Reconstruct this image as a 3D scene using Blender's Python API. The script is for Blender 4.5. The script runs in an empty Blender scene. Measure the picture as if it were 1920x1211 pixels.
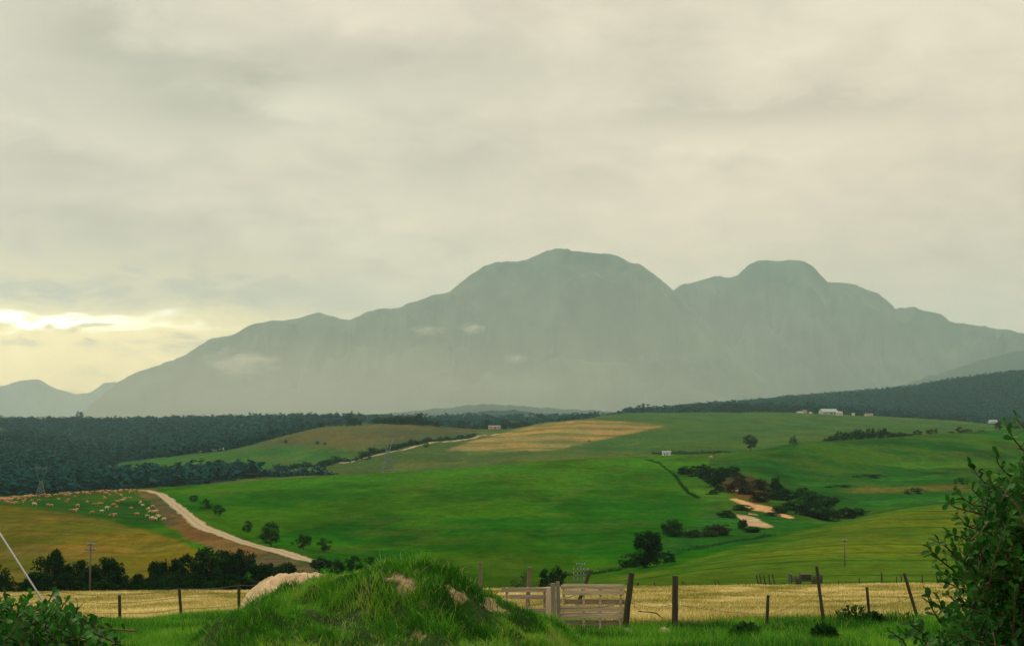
import bpy, math, random
import numpy as np
from mathutils import Vector, Matrix, Euler

R = math.radians
scene = bpy.context.scene
COL = scene.collection

# ------------------------------------------------------------------ camera
F = 1920.0 * 50.0 / 36.0            # focal length in photo pixels
PITCH = math.atan(179.5 / F)        # the horizon lies below the picture's centre
CT, ST = math.cos(PITCH), math.sin(PITCH)
cam_data = bpy.data.cameras.new("camera")
cam_data.lens = 50.0
cam_data.sensor_width = 36.0
cam_data.clip_start = 0.1
cam_data.clip_end = 60000.0
cam = bpy.data.objects.new("camera", cam_data)
cam.location = (0, 0, 0)
cam.rotation_euler = (math.pi / 2 + PITCH, 0, 0)
COL.objects.link(cam)
scene.camera = cam

# ------------------------------------------------------------------ render / exposure
scene.render.engine = 'CYCLES'
scene.cycles.use_denoising = True
scene.cycles.max_bounces = 6
scene.cycles.diffuse_bounces = 3
scene.cycles.transparent_max_bounces = 8
scene.cycles.volume_bounces = 1
scene.view_settings.view_transform = 'Standard'
scene.view_settings.look = 'None'
scene.view_settings.exposure = 0.0
scene.view_settings.gamma = 1.0

SUN_AZ, SUN_EL = R(-62), R(30)      # low in the left, behind thin cloud

# ------------------------------------------------------------------ node helpers
class S:
    """socket wrapper: arithmetic builds math nodes"""
    def __init__(self, nt, v): self.nt, self.v = nt, v
    def op(self, kind, *others, clamp=False):
        n = self.nt.nodes.new('ShaderNodeMath'); n.operation = kind; n.use_clamp = clamp
        for i, o in enumerate((self,) + others):
            o = o.v if isinstance(o, S) else o
            if isinstance(o, (int, float)): n.inputs[i].default_value = o
            else: self.nt.links.new(o, n.inputs[i])
        return S(self.nt, n.outputs[0])
    def __add__(self, o): return self.op('ADD', o)
    def __sub__(self, o): return self.op('SUBTRACT', o)
    def __mul__(self, o): return self.op('MULTIPLY', o)
    def __truediv__(self, o): return self.op('DIVIDE', o)
    def clamp(self): return self.op('ADD', 0.0, clamp=True)

def noise_node(nt, vec, scale, detail=4, rough=0.55, dist=0.0):
    n = nt.nodes.new('ShaderNodeTexNoise')
    n.inputs['Scale'].default_value = scale
    n.inputs['Detail'].default_value = detail
    n.inputs['Roughness'].default_value = rough
    n.inputs['Distortion'].default_value = dist
    if vec is not None: nt.links.new(vec, n.inputs['Vector'])
    return S(nt, n.outputs['Fac'])

def ramp(nt, fac, stops, interp='LINEAR'):
    n = nt.nodes.new('ShaderNodeValToRGB'); n.color_ramp.interpolation = interp
    el = n.color_ramp.elements
    while len(el) < len(stops): el.new(0.5)
    for e, (p, c) in zip(el, stops):
        e.position = p
        e.color = (c, c, c, 1) if isinstance(c, (int, float)) else (*c, 1)
    nt.links.new(fac.v if isinstance(fac, S) else fac, n.inputs[0])
    return n.outputs[0]

def mixcol(nt, fac, a, b, mode='MIX'):
    n = nt.nodes.new('ShaderNodeMix'); n.data_type = 'RGBA'; n.blend_type = mode
    for sock, val in ((n.inputs[0], fac), (n.inputs[6], a), (n.inputs[7], b)):
        if isinstance(val, S): val = val.v
        if isinstance(val, (int, float)): sock.default_value = val
        elif isinstance(val, (tuple, list)): sock.default_value = (*val, 1)
        else: nt.links.new(val, sock)
    return n.outputs[2]

# ------------------------------------------------------------------ world: overcast sky
world = bpy.data.worlds.new("World"); scene.world = world
world.use_nodes = True
wt = world.node_tree
for n in list(wt.nodes): wt.nodes.remove(n)
w_out = wt.nodes.new('ShaderNodeOutputWorld')
w_bg = wt.nodes.new('ShaderNodeBackground'); w_bg.inputs[1].default_value = 0.1
sky = wt.nodes.new('ShaderNodeTexSky'); sky.sky_type = 'NISHITA'; sky.sun_disc = False
sky.sun_elevation = SUN_EL; sky.sun_rotation = SUN_AZ
tc = wt.nodes.new('ShaderNodeTexCoord')
sep = wt.nodes.new('ShaderNodeSeparateXYZ'); wt.links.new(tc.outputs['Generated'], sep.inputs[0])
X, Y, Z = (S(wt, sep.outputs[i]) for i in range(3))
az = X.op('ARCTAN2', Y); el = Z.op('ARCSINE')
# clouds lie on a high ceiling: divide by height so they flatten towards the horizon
den = Z.op('MAXIMUM', 0.0) + 0.26
comb = wt.nodes.new('ShaderNodeCombineXYZ')
for i, s_ in enumerate((X / den, Y / den)): wt.links.new(s_.v, comb.inputs[i])
n1 = noise_node(wt, comb.outputs[0], 2.4, 7, 0.55, 0.5)
n2 = noise_node(wt, comb.outputs[0], 7.5, 6, 0.58, 0.4)
n3 = noise_node(wt, comb.outputs[0], 1.1, 2, 0.5)
waz = az + (n1 - 0.5) * 0.12 + (n2 - 0.5) * 0.08
wel = el + (n2 - 0.5) * 0.035 + (n1 - 0.5) * 0.03
def blob(px, py, sx, sy, amp):
    a0 = math.atan((px - 960) / F); e0 = math.atan((785 - py) / F)
    u = (waz - a0) / (sx / F); v = (wel - e0) / (sy / F)
    r2 = u * u + v * v
    return (r2 * -0.5).op('EXPONENT') * amp
bright = (n1 - 0.5) * 0.55 + (n2 - 0.5) * 0.42 + 1.10
for b in [(170,110,100,45,-.20),(400,205,140,34,-.21),(820,110,330,42,-.12),(50,325,90,15,-.10),
          (1380,222,280,20,-.12),(250,450,230,70,-.15),(680,315,130,25,-.07),(1880,420,150,120,-.08),
          (560,190,80,20,.12),(330,85,70,12,.09),(720,20,80,20,.06),(800,395,140,30,.10),(1410,275,170,24,.10),
          (1700,60,300,70,.07),(1100,490,330,60,.04),(150,160,60,18,.05)]:
    bright = bright + blob(*b[:4], b[4]*1.25)
# the thin place in the cloud low on the left, where the light breaks through
glow = blob(80, 645, 330, 75, 1.0) * ((n2 - 0.34) * 5.0).clamp()
glow = glow + blob(60, 700, 300, 50, .9) + blob(60, 655, 240, 11, -.55) + blob(70, 560, 500, 22, -.3)
glow = glow.op('MAXIMUM', 0.0).op('MINIMUM', 1.0)
core = (blob(110, 609, 80, 7, 1.0) + blob(20, 600, 60, 8, .7) + blob(230, 618, 110, 4, .4)).clamp()
warmth = (blob(1800, 450, 700, 300, 1.0)).clamp()
high = (el - 0.36) * 3.0
high = high.clamp() * 1.1 + 1.0
base = mixcol(wt, ((n3 - .35) * 3.0).clamp(), (7.15, 6.4, 4.8), (7.65, 6.35, 4.95))
base = mixcol(wt, warmth * .8, base, (8.8, 7.05, 5.2))
base = mixcol(wt, ((el * -4.5) + 1.0).clamp() * .75, base, (9.2, 6.75, 4.8))
cl = mixcol(wt, glow * .98, base, (20.0, 14.6, 6.0))
cl = mixcol(wt, core, cl, (36.0, 33.0, 23.0))
bc = wt.nodes.new('ShaderNodeCombineXYZ')
bb = bright * high
for i in range(3): wt.links.new(bb.v, bc.inputs[i])
cl = mixcol(wt, 1.0, cl, bc.outputs[0], 'MULTIPLY')
skyc = mixcol(wt, 0.95, sky.outputs[0], cl)
wt.links.new(skyc, w_bg.inputs[0]); wt.links.new(w_bg.outputs[0], w_out.inputs[0])

sun_d = bpy.data.lights.new("sun", 'SUN'); sun_d.energy = 1.1; sun_d.angle = R(14); sun_d.color = (1.0, 0.93, 0.78)
sun = bpy.data.objects.new("sun", sun_d); COL.objects.link(sun)
sdir = Vector((math.sin(SUN_AZ) * math.cos(SUN_EL), math.cos(SUN_AZ) * math.cos(SUN_EL), math.sin(SUN_EL)))
sun.rotation_euler = sdir.to_track_quat('Z', 'Y').to_euler()
sun.location = (0, 0, 30)

# ------------------------------------------------------------------ numpy helpers
def hash2(ix, iy, seed=0):
    h = (ix.astype(np.int64) * 374761393 + iy.astype(np.int64) * 668265263 + seed * 2147483647 + 12345) & 0xffffffff
    h = ((h ^ (h >> 13)) * 1274126177) & 0xffffffff
    return ((h ^ (h >> 16)) & 0xffff) / 65535.0
def vnoise(x, y, seed=0):
    x = np.asarray(x, float); y = np.asarray(y, float)
    ix, iy = np.floor(x), np.floor(y); fx, fy = x - ix, y - iy
    ix = ix.astype(np.int64); iy = iy.astype(np.int64)
    u, v = fx*fx*fx*(fx*(fx*6-15)+10), fy*fy*fy*(fy*(fy*6-15)+10)
    a = hash2(ix, iy, seed); b = hash2(ix+1, iy, seed); c = hash2(ix, iy+1, seed); d = hash2(ix+1, iy+1, seed)
    return a + (b-a)*u + (c-a)*v + (a-b-c+d)*u*v
def fbm(x, y, oct=4, seed=0, rough=.5):
    s = 0; amp = 1; tot = 0
    for o in range(oct):
        s = s + amp * vnoise(x * 2**o + 17.3*o, y * 2**o - 9.1*o, seed + o); tot += amp; amp *= rough
    return s / tot
def pchip(xs, ys, x):
    """monotone cubic; xs increasing 1-D"""
    xs = np.asarray(xs, float); ys = np.asarray(ys, float); x = np.asarray(x, float)
    h = np.diff(xs); d = np.diff(ys) / h; m = np.zeros_like(ys)
    m[0], m[-1] = d[0], d[-1]
    for k in range(1, len(xs)-1):
        if d[k-1] * d[k] > 0:
            w1, w2 = 2*h[k] + h[k-1], h[k] + 2*h[k-1]
            m[k] = (w1 + w2) / (w1/d[k-1] + w2/d[k])
    xc = np.clip(x, xs[0], xs[-1]); i = np.clip(np.searchsorted(xs, xc, side='right')-1, 0, len(xs)-2)
    t = (xc - xs[i]) / h[i]
    return ((1+2*t)*(1-t)**2*ys[i] + t*(1-t)**2*h[i]*m[i] + t*t*(3-2*t)*ys[i+1] + t*t*(t-1)*h[i]*m[i+1])
def sstep(a, b, x):
    t = np.clip((x - a) / (b - a), 0, 1); return t*t*(3-2*t)
def ray(px, py):
    xc = (np.asarray(px, float) - 960) / F; yc = (605.5 - np.asarray(py, float)) / F
    dy = CT - yc*ST
    return xc / dy, (ST + yc*CT) / dy
def project(x, y, z):
    dep = y*CT + z*ST
    return 960 + F*x/dep, 605.5 - F*(-y*ST + z*CT)/dep
def at_depth(px, py, D):
    a, e = ray(px, py); return Vector((float(a)*D, D, float(e)*D))

def new_mesh(name, verts, tris=None, polys=None, mat=None, smooth=True, attrs=None, parent=None, mats=None, midx=None):
    """verts (n,3); tris int array (m,k) with k = 3 or 4, or polys = list of index tuples"""
    me = bpy.data.meshes.new(name)
    verts = np.asarray(verts, dtype=np.float32)
    if tris is not None:
        tris = np.asarray(tris, dtype=np.int32); m, k = tris.shape
        me.vertices.add(len(verts)); me.vertices.foreach_set('co', verts.ravel())
        me.loops.add(m*k); me.loops.foreach_set('vertex_index', tris.ravel())
        me.polygons.add(m); me.polygons.foreach_set('loop_start', np.arange(0, m*k, k, dtype=np.int32))
        me.update(calc_edges=True)
    else:
        me.from_pydata([tuple(map(float, v)) for v in verts], [], polys)
        me.update()
    if smooth: me.polygons.foreach_set('use_smooth', np.ones(len(me.polygons), dtype=bool))
    if attrs:
        for nm, arr in attrs.items():
            arr = np.asarray(arr, dtype=np.float32)
            if arr.ndim == 1:
                at = me.attributes.new(nm, 'FLOAT', 'POINT'); at.data.foreach_set('value', arr)
            else:
                at = me.attributes.new(nm, 'FLOAT_COLOR', 'POINT')
                c4 = np.ones((len(arr), 4), dtype=np.float32); c4[:, :3] = arr
                at.data.foreach_set('color', c4.ravel())
    for m_ in (mats or ([mat] if mat else [])): me.materials.append(m_)
    if midx is not None: me.polygons.foreach_set('material_index', np.asarray(midx, dtype=np.int32))
    ob = bpy.data.objects.new(name, me); COL.objects.link(ob)
    if parent is not None: ob.parent = parent
    return ob
def tag(o, label=None, cat=None, group=None, kind=None):
    if label: o['label'] = label
    if cat: o['category'] = cat
    if group: o['group'] = group
    if kind: o['kind'] = kind
    return o
def empty(name, loc=(0,0,0), rz=0.0):
    o = bpy.data.objects.new(name, None); o.location = loc; o.rotation_euler = (0, 0, rz)
    o.empty_display_size = 0.2
    COL.objects.link(o); return o

def mat_new(name):
    m = bpy.data.materials.new(name); m.use_nodes = True
    nt = m.node_tree; b = nt.nodes['Principled BSDF']
    b.inputs['Specular IOR Level'].default_value = 0.25
    b.inputs['Roughness'].default_value = 0.9
    return m, nt, b
def geo_pos(nt):
    return nt.nodes.new('ShaderNodeNewGeometry').outputs['Position']
def vmul(nt, vec, s):
    n = nt.nodes.new('ShaderNodeVectorMath'); n.operation = 'MULTIPLY'
    nt.links.new(vec, n.inputs[0]); n.inputs[1].default_value = s; return n.outputs[0]
# ------------------------------------------------------------------ terrain heights
# control lines from near to far; each gives, for photo columns px, the distance and the picture row of the ground there
H0 = 785.0
CT_LINES = [
 {0:(45,1172),250:(46,1170),350:(50,1160),430:(56,1150),600:(50,1158),800:(38,1170),1100:(30,1172),1920:(30,1166)},
 {0:(90,1136),1920:(90,1118)},
 {0:(145,1111),400:(145,1107),900:(145,1103),1400:(145,1097),1920:(145,1092)},
 {0:(205,1135),400:(205,1130),600:(200,1118),900:(200,1112),1100:(190,1105),1250:(175,1096),1400:(170,1088),1600:(170,1083),1920:(170,1078)},
 {0:(260,1100),300:(260,1095),400:(250,1085),500:(240,1075),600:(250,1062),800:(260,1072),1000:(260,1074),1100:(250,1077),1200:(235,1076),1300:(225,1068),1400:(220,1058),1600:(240,1035),1800:(260,1020),1920:(270,1010)},
 {0:(400,950),100:(395,958),200:(380,976),300:(350,1003),400:(340,1000),500:(330,1012),600:(340,1010),800:(350,1010),1000:(350,1010),1100:(340,1013),1200:(320,1022),1300:(290,1037),1400:(300,1022),1500:(340,1000),1600:(380,975),1700:(415,955),1800:(450,943),1920:(480,935)},
 {0:(440,948),200:(440,950),300:(440,958),400:(440,957),600:(440,965),800:(450,960),1000:(460,955),1200:(460,955),1300:(430,968),1400:(420,976),1500:(440,970),1600:(480,969),1700:(500,950),1800:(530,937),1920:(560,927)},
 {0:(500,938),200:(500,934),400:(520,930),600:(540,928),800:(580,915),1000:(600,905),1200:(600,905),1300:(560,915),1400:(560,912),1500:(600,915),1600:(640,905),1700:(680,895),1800:(720,880),1920:(780,870)},
 {0:(560,930),100:(560,925),250:(570,917),400:(610,910),500:(640,900),700:(700,890),850:(740,880),960:(760,870),1100:(790,861),1200:(810,857),1330:(830,855),1400:(850,846),1500:(900,833),1600:(950,824),1700:(1000,816),1800:(1040,810),1920:(1100,804)},
 {0:(700,945),400:(760,925),700:(850,903),900:(870,885),1200:(900,864),1400:(950,857),1600:(1050,838),1800:(1150,822),1920:(1250,812)},
 {0:(1000,905),200:(1050,898),400:(1050,889),500:(1000,889),600:(1000,882),700:(1000,885),800:(1000,880),900:(1000,870),1000:(1000,862),1100:(1050,855),1200:(1100,848),1300:(1100,845),1400:(1150,838),1500:(1200,828),1600:(1250,820),1700:(1300,812),1800:(1350,808),1920:(1450,806)},
 {0:(1500,858),200:(1300,880),300:(1300,868),400:(1250,858),500:(1200,858),600:(1200,850),700:(1200,848),800:(1250,835),900:(1350,828),1000:(1350,825),1100:(1400,822),1200:(1500,812),1400:(1600,805),1600:(1650,802),1800:(1700,802),1920:(1800,803)},
 {0:(2200,815),200:(1500,862),300:(1450,855),400:(1400,846),500:(1420,826),550:(1450,813),600:(1500,802),650:(1550,798),700:(1600,796),800:(1650,798),900:(1700,806),950:(1750,806),1000:(1800,797),1050:(1850,791),1100:(1900,786),1140:(2100,779),1200:(2300,775),1400:(2400,773),1500:(2400,775),1600:(2350,779),1700:(2300,784),1800:(2250,790),1860:(2200,796),1920:(2200,800)},
 {0:(2600,802),200:(1900,850),400:(1700,838),500:(1700,824),600:(1800,808),700:(1900,802),800:(2000,804),900:(2000,812),1000:(2100,804),1100:(2200,793),1200:(2600,780),1400:(2700,778),1600:(2700,782),1800:(2600,793),1920:(2600,800)},
 {0:(3000,793),200:(3000,793),400:(3000,791),600:(3000,788),800:(3200,788),1000:(3300,787),1200:(3500,783),1300:(3700,770),1400:(4000,762),1500:(4200,752),1600:(4200,744),1700:(4200,735),1800:(4300,718),1920:(4300,703)},
 {0:(3600,796),1000:(3900,790),1200:(4300,787),1400:(4800,768),1600:(5000,755),1920:(5100,712)},
 {0:(6500,788),1400:(6500,787),1600:(6500,780),1920:(7000,760)},
 {0:(9000,787.5),1920:(9000,787.5)},
 {0:(19000,786.2),1920:(19000,786.2)},
]
NA = 500
agrid = np.linspace(-.40, .40, NA)
KY = [np.full(NA, 0.0), np.full(NA, 8.0), np.full(NA, 20.0)]
KZ = [np.full(NA, -1.7), np.full(NA, -2.25), np.full(NA, -3.2)]
for ln in CT_LINES:
    ks = sorted(ln); D = np.array([ln[k][0] for k in ks], float); py = np.array([ln[k][1] for k in ks], float)
    px_d = np.arange(0, 1921, 10.0)
    Dd = pchip(ks, D, px_d); pyd = pchip(ks, py, px_d)
    # soften the knots
    ker = np.hanning(9); ker /= ker.sum()
    sm = lambda v: np.convolve(np.pad(v, 4, 'edge'), ker, 'valid')
    Dd, pyd = sm(Dd), sm(pyd)
    a, e = ray(px_d, pyd)
    KY.append(np.interp(agrid, a, Dd)); KZ.append(np.interp(agrid, a, e*Dd))
KY = np.array(KY); KZ = np.array(KZ)
YS = np.unique(np.concatenate([np.linspace(0, 60, 121), np.linspace(60, 700, 641), np.linspace(700, 3000, 600), np.linspace(3000, 19000, 500)]))
HT = np.stack([pchip(KY[:, i], KZ[:, i], YS) for i in range(NA)], axis=1)      # (Y, a)
def H_smooth(x, y):
    x = np.asarray(x, float); y = np.asarray(y, float)
    a = np.clip(x / np.maximum(y, 4.0), -.3999, .3999)
    fa = (a + .40) / .80 * (NA-1); ia = np.clip(fa.astype(int), 0, NA-2); ta = fa - ia
    yc = np.clip(y, 0, 18999.0); iy = np.clip(np.searchsorted(YS, yc, side='right')-1, 0, len(YS)-2)
    ty = (yc - YS[iy]) / (YS[iy+1] - YS[iy])
    z = (HT[iy, ia]*(1-ta) + HT[iy, ia+1]*ta)*(1-ty) + (HT[iy+1, ia]*(1-ta) + HT[iy+1, ia+1]*ta)*ty
    return z
def H(x, y):
    x = np.asarray(x, float); y = np.asarray(y, float)
    z = H_smooth(x, y)
    d = np.clip(y, 0, 4000)
    z = z + (fbm(x/45, y/45, 3, 3) - .5) * np.clip(d*.0028, 0, 4.5) * sstep(60, 200, d)
    z = z + (fbm(x/9, y/9, 3, 9) - .5) * np.clip(d*.0016, .08, .5)
    z = z + (fbm(x/1.3, y/1.3, 3, 5) - .5) * .09 * (1 - sstep(40, 80, d))
    return z
def Hf(x, y): return float(H(np.array([x]), np.array([y]))[0])

def ground_at(px, D):
    """the ground point at distance D seen at photo column px"""
    x = (px - 960) / F * D
    for _ in range(4):
        z = Hf(x, D); q = project(x, D, z)[0]
        x += (px - q) / F * D
    return Vector((x, D, Hf(x, D)))
def hit(px, py, D0, D1=None, n=1600):
    """where the sight line of a photo pixel first meets the ground beyond D0"""
    a, e = ray(px, py); D1 = D1 or D0*6
    ys = np.linspace(D0, D1, n); g = H(a*ys, ys) - e*ys
    i = np.nonzero(g >= 0)[0]
    k = i[0] if len(i) else int(np.argmax(g))
    y = ys[k]
    if len(i) and k > 0:
        t = g[k-1] / (g[k-1] - g[k]); y = ys[k-1] + (ys[k]-ys[k-1])*t
    return Vector((float(a)*y, float(y), Hf(float(a)*y, float(y))))

# ------------------------------------------------------------------ fields: real outlines on the ground
def inside_dist(px, py, poly):
    """signed distance (photo px) to a polygon, positive inside"""
    p = np.asarray(poly, float); n = len(p)
    d2 = np.full(px.shape, 1e18); ins = np.zeros(px.shape, bool)
    for i in range(n):
        x0, y0 = p[i]; x1, y1 = p[(i+1) % n]
        ex, ey = x1-x0, y1-y0
        t = np.clip(((px-x0)*ex + (py-y0)*ey) / (ex*ex+ey*ey+1e-9), 0, 1)
        d2 = np.minimum(d2, (px-x0-t*ex)**2 + (py-y0-t*ey)**2)
        c = ((y0 > py) != (y1 > py))
        xi = x0 + (py-y0) * (x1-x0) / np.where(y1 == y0, 1e-9, (y1-y0))
        ins ^= c & (px < xi)
    return np.where(ins, 1, -1) * np.sqrt(d2)

G = dict(near=(.014,.060,.005), wheat=(.34,.295,.08), valley=(.012,.058,.008), main=(.011,.076,.004),
         olive=(.066,.078,.009), sheep=(.012,.058,.008), dirt=(.064,.060,.030), light=(.048,.096,.009), right=(.012,.066,.008),
         sand=(.32,.255,.150), mid=(.042,.080,.020), brown=(.050,.066,.028), straw=(.17,.150,.055), wedge=(.026,.092,.018),
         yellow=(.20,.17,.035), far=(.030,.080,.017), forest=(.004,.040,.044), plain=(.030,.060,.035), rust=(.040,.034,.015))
# name: (colour, polygon, near, far, edge softness px, class)
FIELDS = [
 ('olive', [(-300,940),(0,948),(100,956),(200,974),(290,998),(350,1020),(395,1040),(430,1120),(-300,1120)], 215, 430, 3, 'stubble_field'),
 ('dirt', [(255,922),(285,945),(310,980),(350,1010),(400,1030),(520,1075),(600,1075),(585,1058),(500,1030),(430,1005),(385,985),(345,960),(310,930),(290,918)], 215, 620, 5, 'pasture'),
 ('light', [(1110,1100),(1150,1088),(1250,1065),(1350,1034),(1450,1010),(1540,985),(1620,968),(1700,955),(1790,943),(1900,933),(2300,920),(2300,1110),(1110,1110)], 150, 600, 3, 'hayfield'),
 ('right', [(1235,856),(1330,850),(1500,826),(1600,815),(1920,797),(2300,790),(2300,925),(1920,935),(1790,943),(1620,968),(1540,985),(1400,1020),(1290,1050),(1240,1060),(1230,1030),(1320,960),(1300,910)], 300, 1300, 8, 'pasture'),
 ('rust', [(1350,905),(1375,893),(1410,890),(1445,905),(1440,930),(1420,942),(1390,935),(1360,920)], 400, 760, 8, 'pasture'),
 ('sand', [(1369,935),(1380,934),(1400,941),(1420,946),(1445,950),(1465,960),(1489,970),(1480,972),(1455,966),(1430,958),(1410,956),(1395,947)], 330, 700, 1.2, 'sand'),
 ('sand', [(1375,962),(1395,965),(1415,970),(1432,978),(1450,987),(1437,989),(1415,986),(1398,984),(1388,972)], 330, 700, 1.2, 'sand'),
 ('sand', [(1403,961),(1420,964),(1421,966),(1402,964)], 330, 700, 1.0, 'sand'),
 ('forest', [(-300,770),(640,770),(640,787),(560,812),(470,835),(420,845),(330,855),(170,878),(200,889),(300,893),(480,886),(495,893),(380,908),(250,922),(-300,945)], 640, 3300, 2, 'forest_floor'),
 ('wedge', [(172,877),(250,865),(330,855),(400,849),(430,848),(470,855),(530,868),(500,881),(400,888),(300,889),(220,887)], 900, 1480, 1.5, 'far_fields'),
 ('wedge', [(-300,865),(0,865),(25,868),(42,874),(20,878),(-300,880)], 900, 1800, 1.5, 'far_fields'),
 ('brown', [(-300,795),(0,792),(8,806),(34,814),(28,821),(0,822),(-300,822)], 1500, 2900, 1.5, 'far_fields'),
 ('brown', [(470,838),(540,814),(610,799),(700,795),(830,796),(905,803),(890,812),(800,828),(700,838),(600,842),(500,842)], 1000, 1800, 4, 'far_fields'),
 ('wedge', [(430,848),(520,838),(640,842),(660,860),(560,870)], 1000, 1500, 8, 'far_fields'),
 ('yellow', [(488,882),(530,877),(532,884),(500,890)], 900, 1300, 2, 'far_fields'),
 ('straw', [(830,845),(880,828),(950,810),(1010,796),(1070,789),(1140,787),(1255,797),(1190,812),(1110,829),(1040,843),(940,846)], 1000, 2100, 2, 'far_fields'),
 ('far', [(1110,783),(1250,765),(1920,765),(1920,803),(1600,815),(1500,826),(1400,850),(1235,852),(1100,842),(1110,829),(1255,797)], 1050, 2560, 4, 'far_fields'),
]
def lin(c): return np.array(c, float)
def field_color(x, y, z):
    n = len(x); px, py = project(x, np.maximum(y, 1), z)
    col = np.empty((n, 3)); cls = np.full(n, 0, np.int16)
    names = ['ground', 'wheat_field', 'pasture', 'far_fields', 'plain']
    w1 = fbm(x/30, y/70, 4, 21); w2 = fbm(x/5, y/12, 4, 31); streak = fbm(x/40, y/30, 4, 41)
    # wheat edge wanders
    a = x / np.maximum(y, 4)
    wf = np.interp(a, agrid, KY[3]) + (fbm(x/3, y/3, 3, 8)-.5)*5
    iw = sstep(-2, 2, y - wf)
    col[:] = lin(G['near']); col = col*(1-iw)[:, None] + lin(G['wheat'])*iw[:, None]
    gp = np.clip((w2-.50)*6, 0, 1)*.4*iw + np.clip((fbm(x/9, y/14, 3, 77)-.5)*6, 0, 1)*.3*iw
    col = col*(1-gp)[:, None] + lin((.17,.21,.04))*gp[:, None]
    cls[y > wf] = 1
    ed = np.interp(a, agrid, KY[5]); ie = sstep(0, 4, y - ed); cls[y > ed + 1] = 2
    col = col*(1-ie)[:, None] + lin(G['valley'])*ie[:, None]
    v = np.interp(a, agrid, KY[6])
    im = sstep(0, 40, y - v); col = col*(1-im)[:, None] + lin(G['main'])*im[:, None]
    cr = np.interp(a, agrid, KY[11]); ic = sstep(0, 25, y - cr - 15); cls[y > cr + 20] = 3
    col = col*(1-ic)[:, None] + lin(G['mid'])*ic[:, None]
    sh = sstep(-6, 4, 300 + (y-450)*.0 - px) * sstep(375, 395, y) * (1 - ic)
    col = col*(1-sh)[:, None] + lin(G['sheep'])*sh[:, None]
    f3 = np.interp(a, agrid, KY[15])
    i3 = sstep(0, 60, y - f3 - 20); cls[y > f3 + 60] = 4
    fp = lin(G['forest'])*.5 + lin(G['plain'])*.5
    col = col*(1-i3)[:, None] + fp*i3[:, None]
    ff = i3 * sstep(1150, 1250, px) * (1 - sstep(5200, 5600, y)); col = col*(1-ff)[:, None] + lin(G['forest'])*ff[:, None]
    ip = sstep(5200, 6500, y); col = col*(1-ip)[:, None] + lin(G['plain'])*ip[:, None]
    wob = (fbm(x/9, y/14, 4, 55, .65) - .5)*1.3
    for nm, poly, d0, d1, soft, cl in FIELDS:
        bb = np.array(poly, float); m = (y > d0) & (y < d1) & (px > bb[:,0].min()-30) & (px < bb[:,0].max()+30) & (py > bb[:,1].min()-30) & (py < bb[:,1].max()+30)
        idx = np.nonzero(m)[0]
        if not len(idx): continue
        dd = inside_dist(px[idx], py[idx], poly) + wob[idx]*soft*2.2
        t = sstep(-soft, soft, dd)
        if cl not in names: names.append(cl)
        c = np.tile(lin(G[nm]), (len(idx), 1)); yy, xx = y[idx], x[idx]
        if nm == 'straw':
            st = .5 + .5*np.sin(yy/11.5*.55 + 2*fbm(xx/80, yy/80, 2, 4)); st = sstep(.45, .9, st)*.6
            c = c*(1-st)[:, None] + lin(G['mid'])*1.1*st[:, None]
        if nm == 'light':
            st = np.sin(np.log(yy)*62 + xx/yy*4 + 2.5*fbm(xx/60, yy/80, 2, 14)); st = sstep(.72, 1, st)*.75*sstep(.38, .55, fbm(xx/18, yy/25, 2, 19))
            c = c*(1-st)[:, None] + lin(G['main'])*.8*st[:, None]
            k2 = np.exp(-((dd-10)/5)**2)*.5*(px[idx] < 1560); c = c*(1-k2)[:, None] + lin(G['main'])*k2[:, None]
        if nm == 'olive':
            st = sstep(.50, .68, fbm(xx/50+yy/60, yy/9-xx/30, 4, 61))*.6
            c = c*(1-st)[:, None] + lin((.110,.086,.024))*st[:, None]
        if nm == 'right':
            b = np.exp(-((py[idx]-916-(px[idx]-1700)*-.02)/7)**2) * sstep(1540,1620,px[idx]) * (1-sstep(1800,1850,px[idx])) * sstep(.35,.6,streak[idx])*.9
            c = c*(1-b)[:, None] + lin((.085,.085,.018))*b[:, None]
            lt = sstep(.5,.62, fbm(xx/120, yy/45, 3, 91)); c = c*(1+.35*lt[:, None]*np.array([1.3,1.0,.6]))
        if nm == 'sand':
            st = sstep(.45, .65, w2[idx]); c = c*(1-.35*st)[:, None] + lin((.25,.17,.10))*.35*st[:, None]
        col[idx] = col[idx]*(1-t)[:, None] + c*t[:, None]
        cls[idx[t > .5]] = names.index(cl)
    # mottling: streaks of yellow-green and of darker growth
    inm = (y > 150)
    mt = sstep(.43, .64, fbm(x/38, y/80, 5, 71, .6)); dk = sstep(.46, .68, fbm(x/24, y/60, 5, 81, .6))
    amt = np.where((cls == 2), .8, .4)*inm
    yel = np.stack([col[:,0]*2.1+.009, col[:,1]*1.28+.004, col[:,2]*.9], 1)
    cm = (cls == 2) & (px < 1330); up = sstep(420, 760, y + 60*(w1-.5))*cm*.8
    col = col*(1-up)[:, None] + lin((.036,.128,.006))*up[:, None]
    ln_ = (fbm(x/70, y/4.0, 3, 47) - .5)*sstep(150, 250, y)*(1-sstep(900, 1400, y)); col = col*(1 + .55*ln_)[:, None]
    col = col*(1-(mt*amt))[:, None] + yel*(mt*amt)[:, None]
    col = col*(1 - (dk*amt*.36))[:, None]
    bp = sstep(.60,.70, fbm(x/12, y/26, 4, 99))*(cls == 2)*.13
    col = col*(1-bp)[:, None] + lin((.10,.085,.025))*bp[:, None]
    col *= (.86 + .28*w1 + .16*(w2-.5))[:, None]
    return col, cls, names

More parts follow.
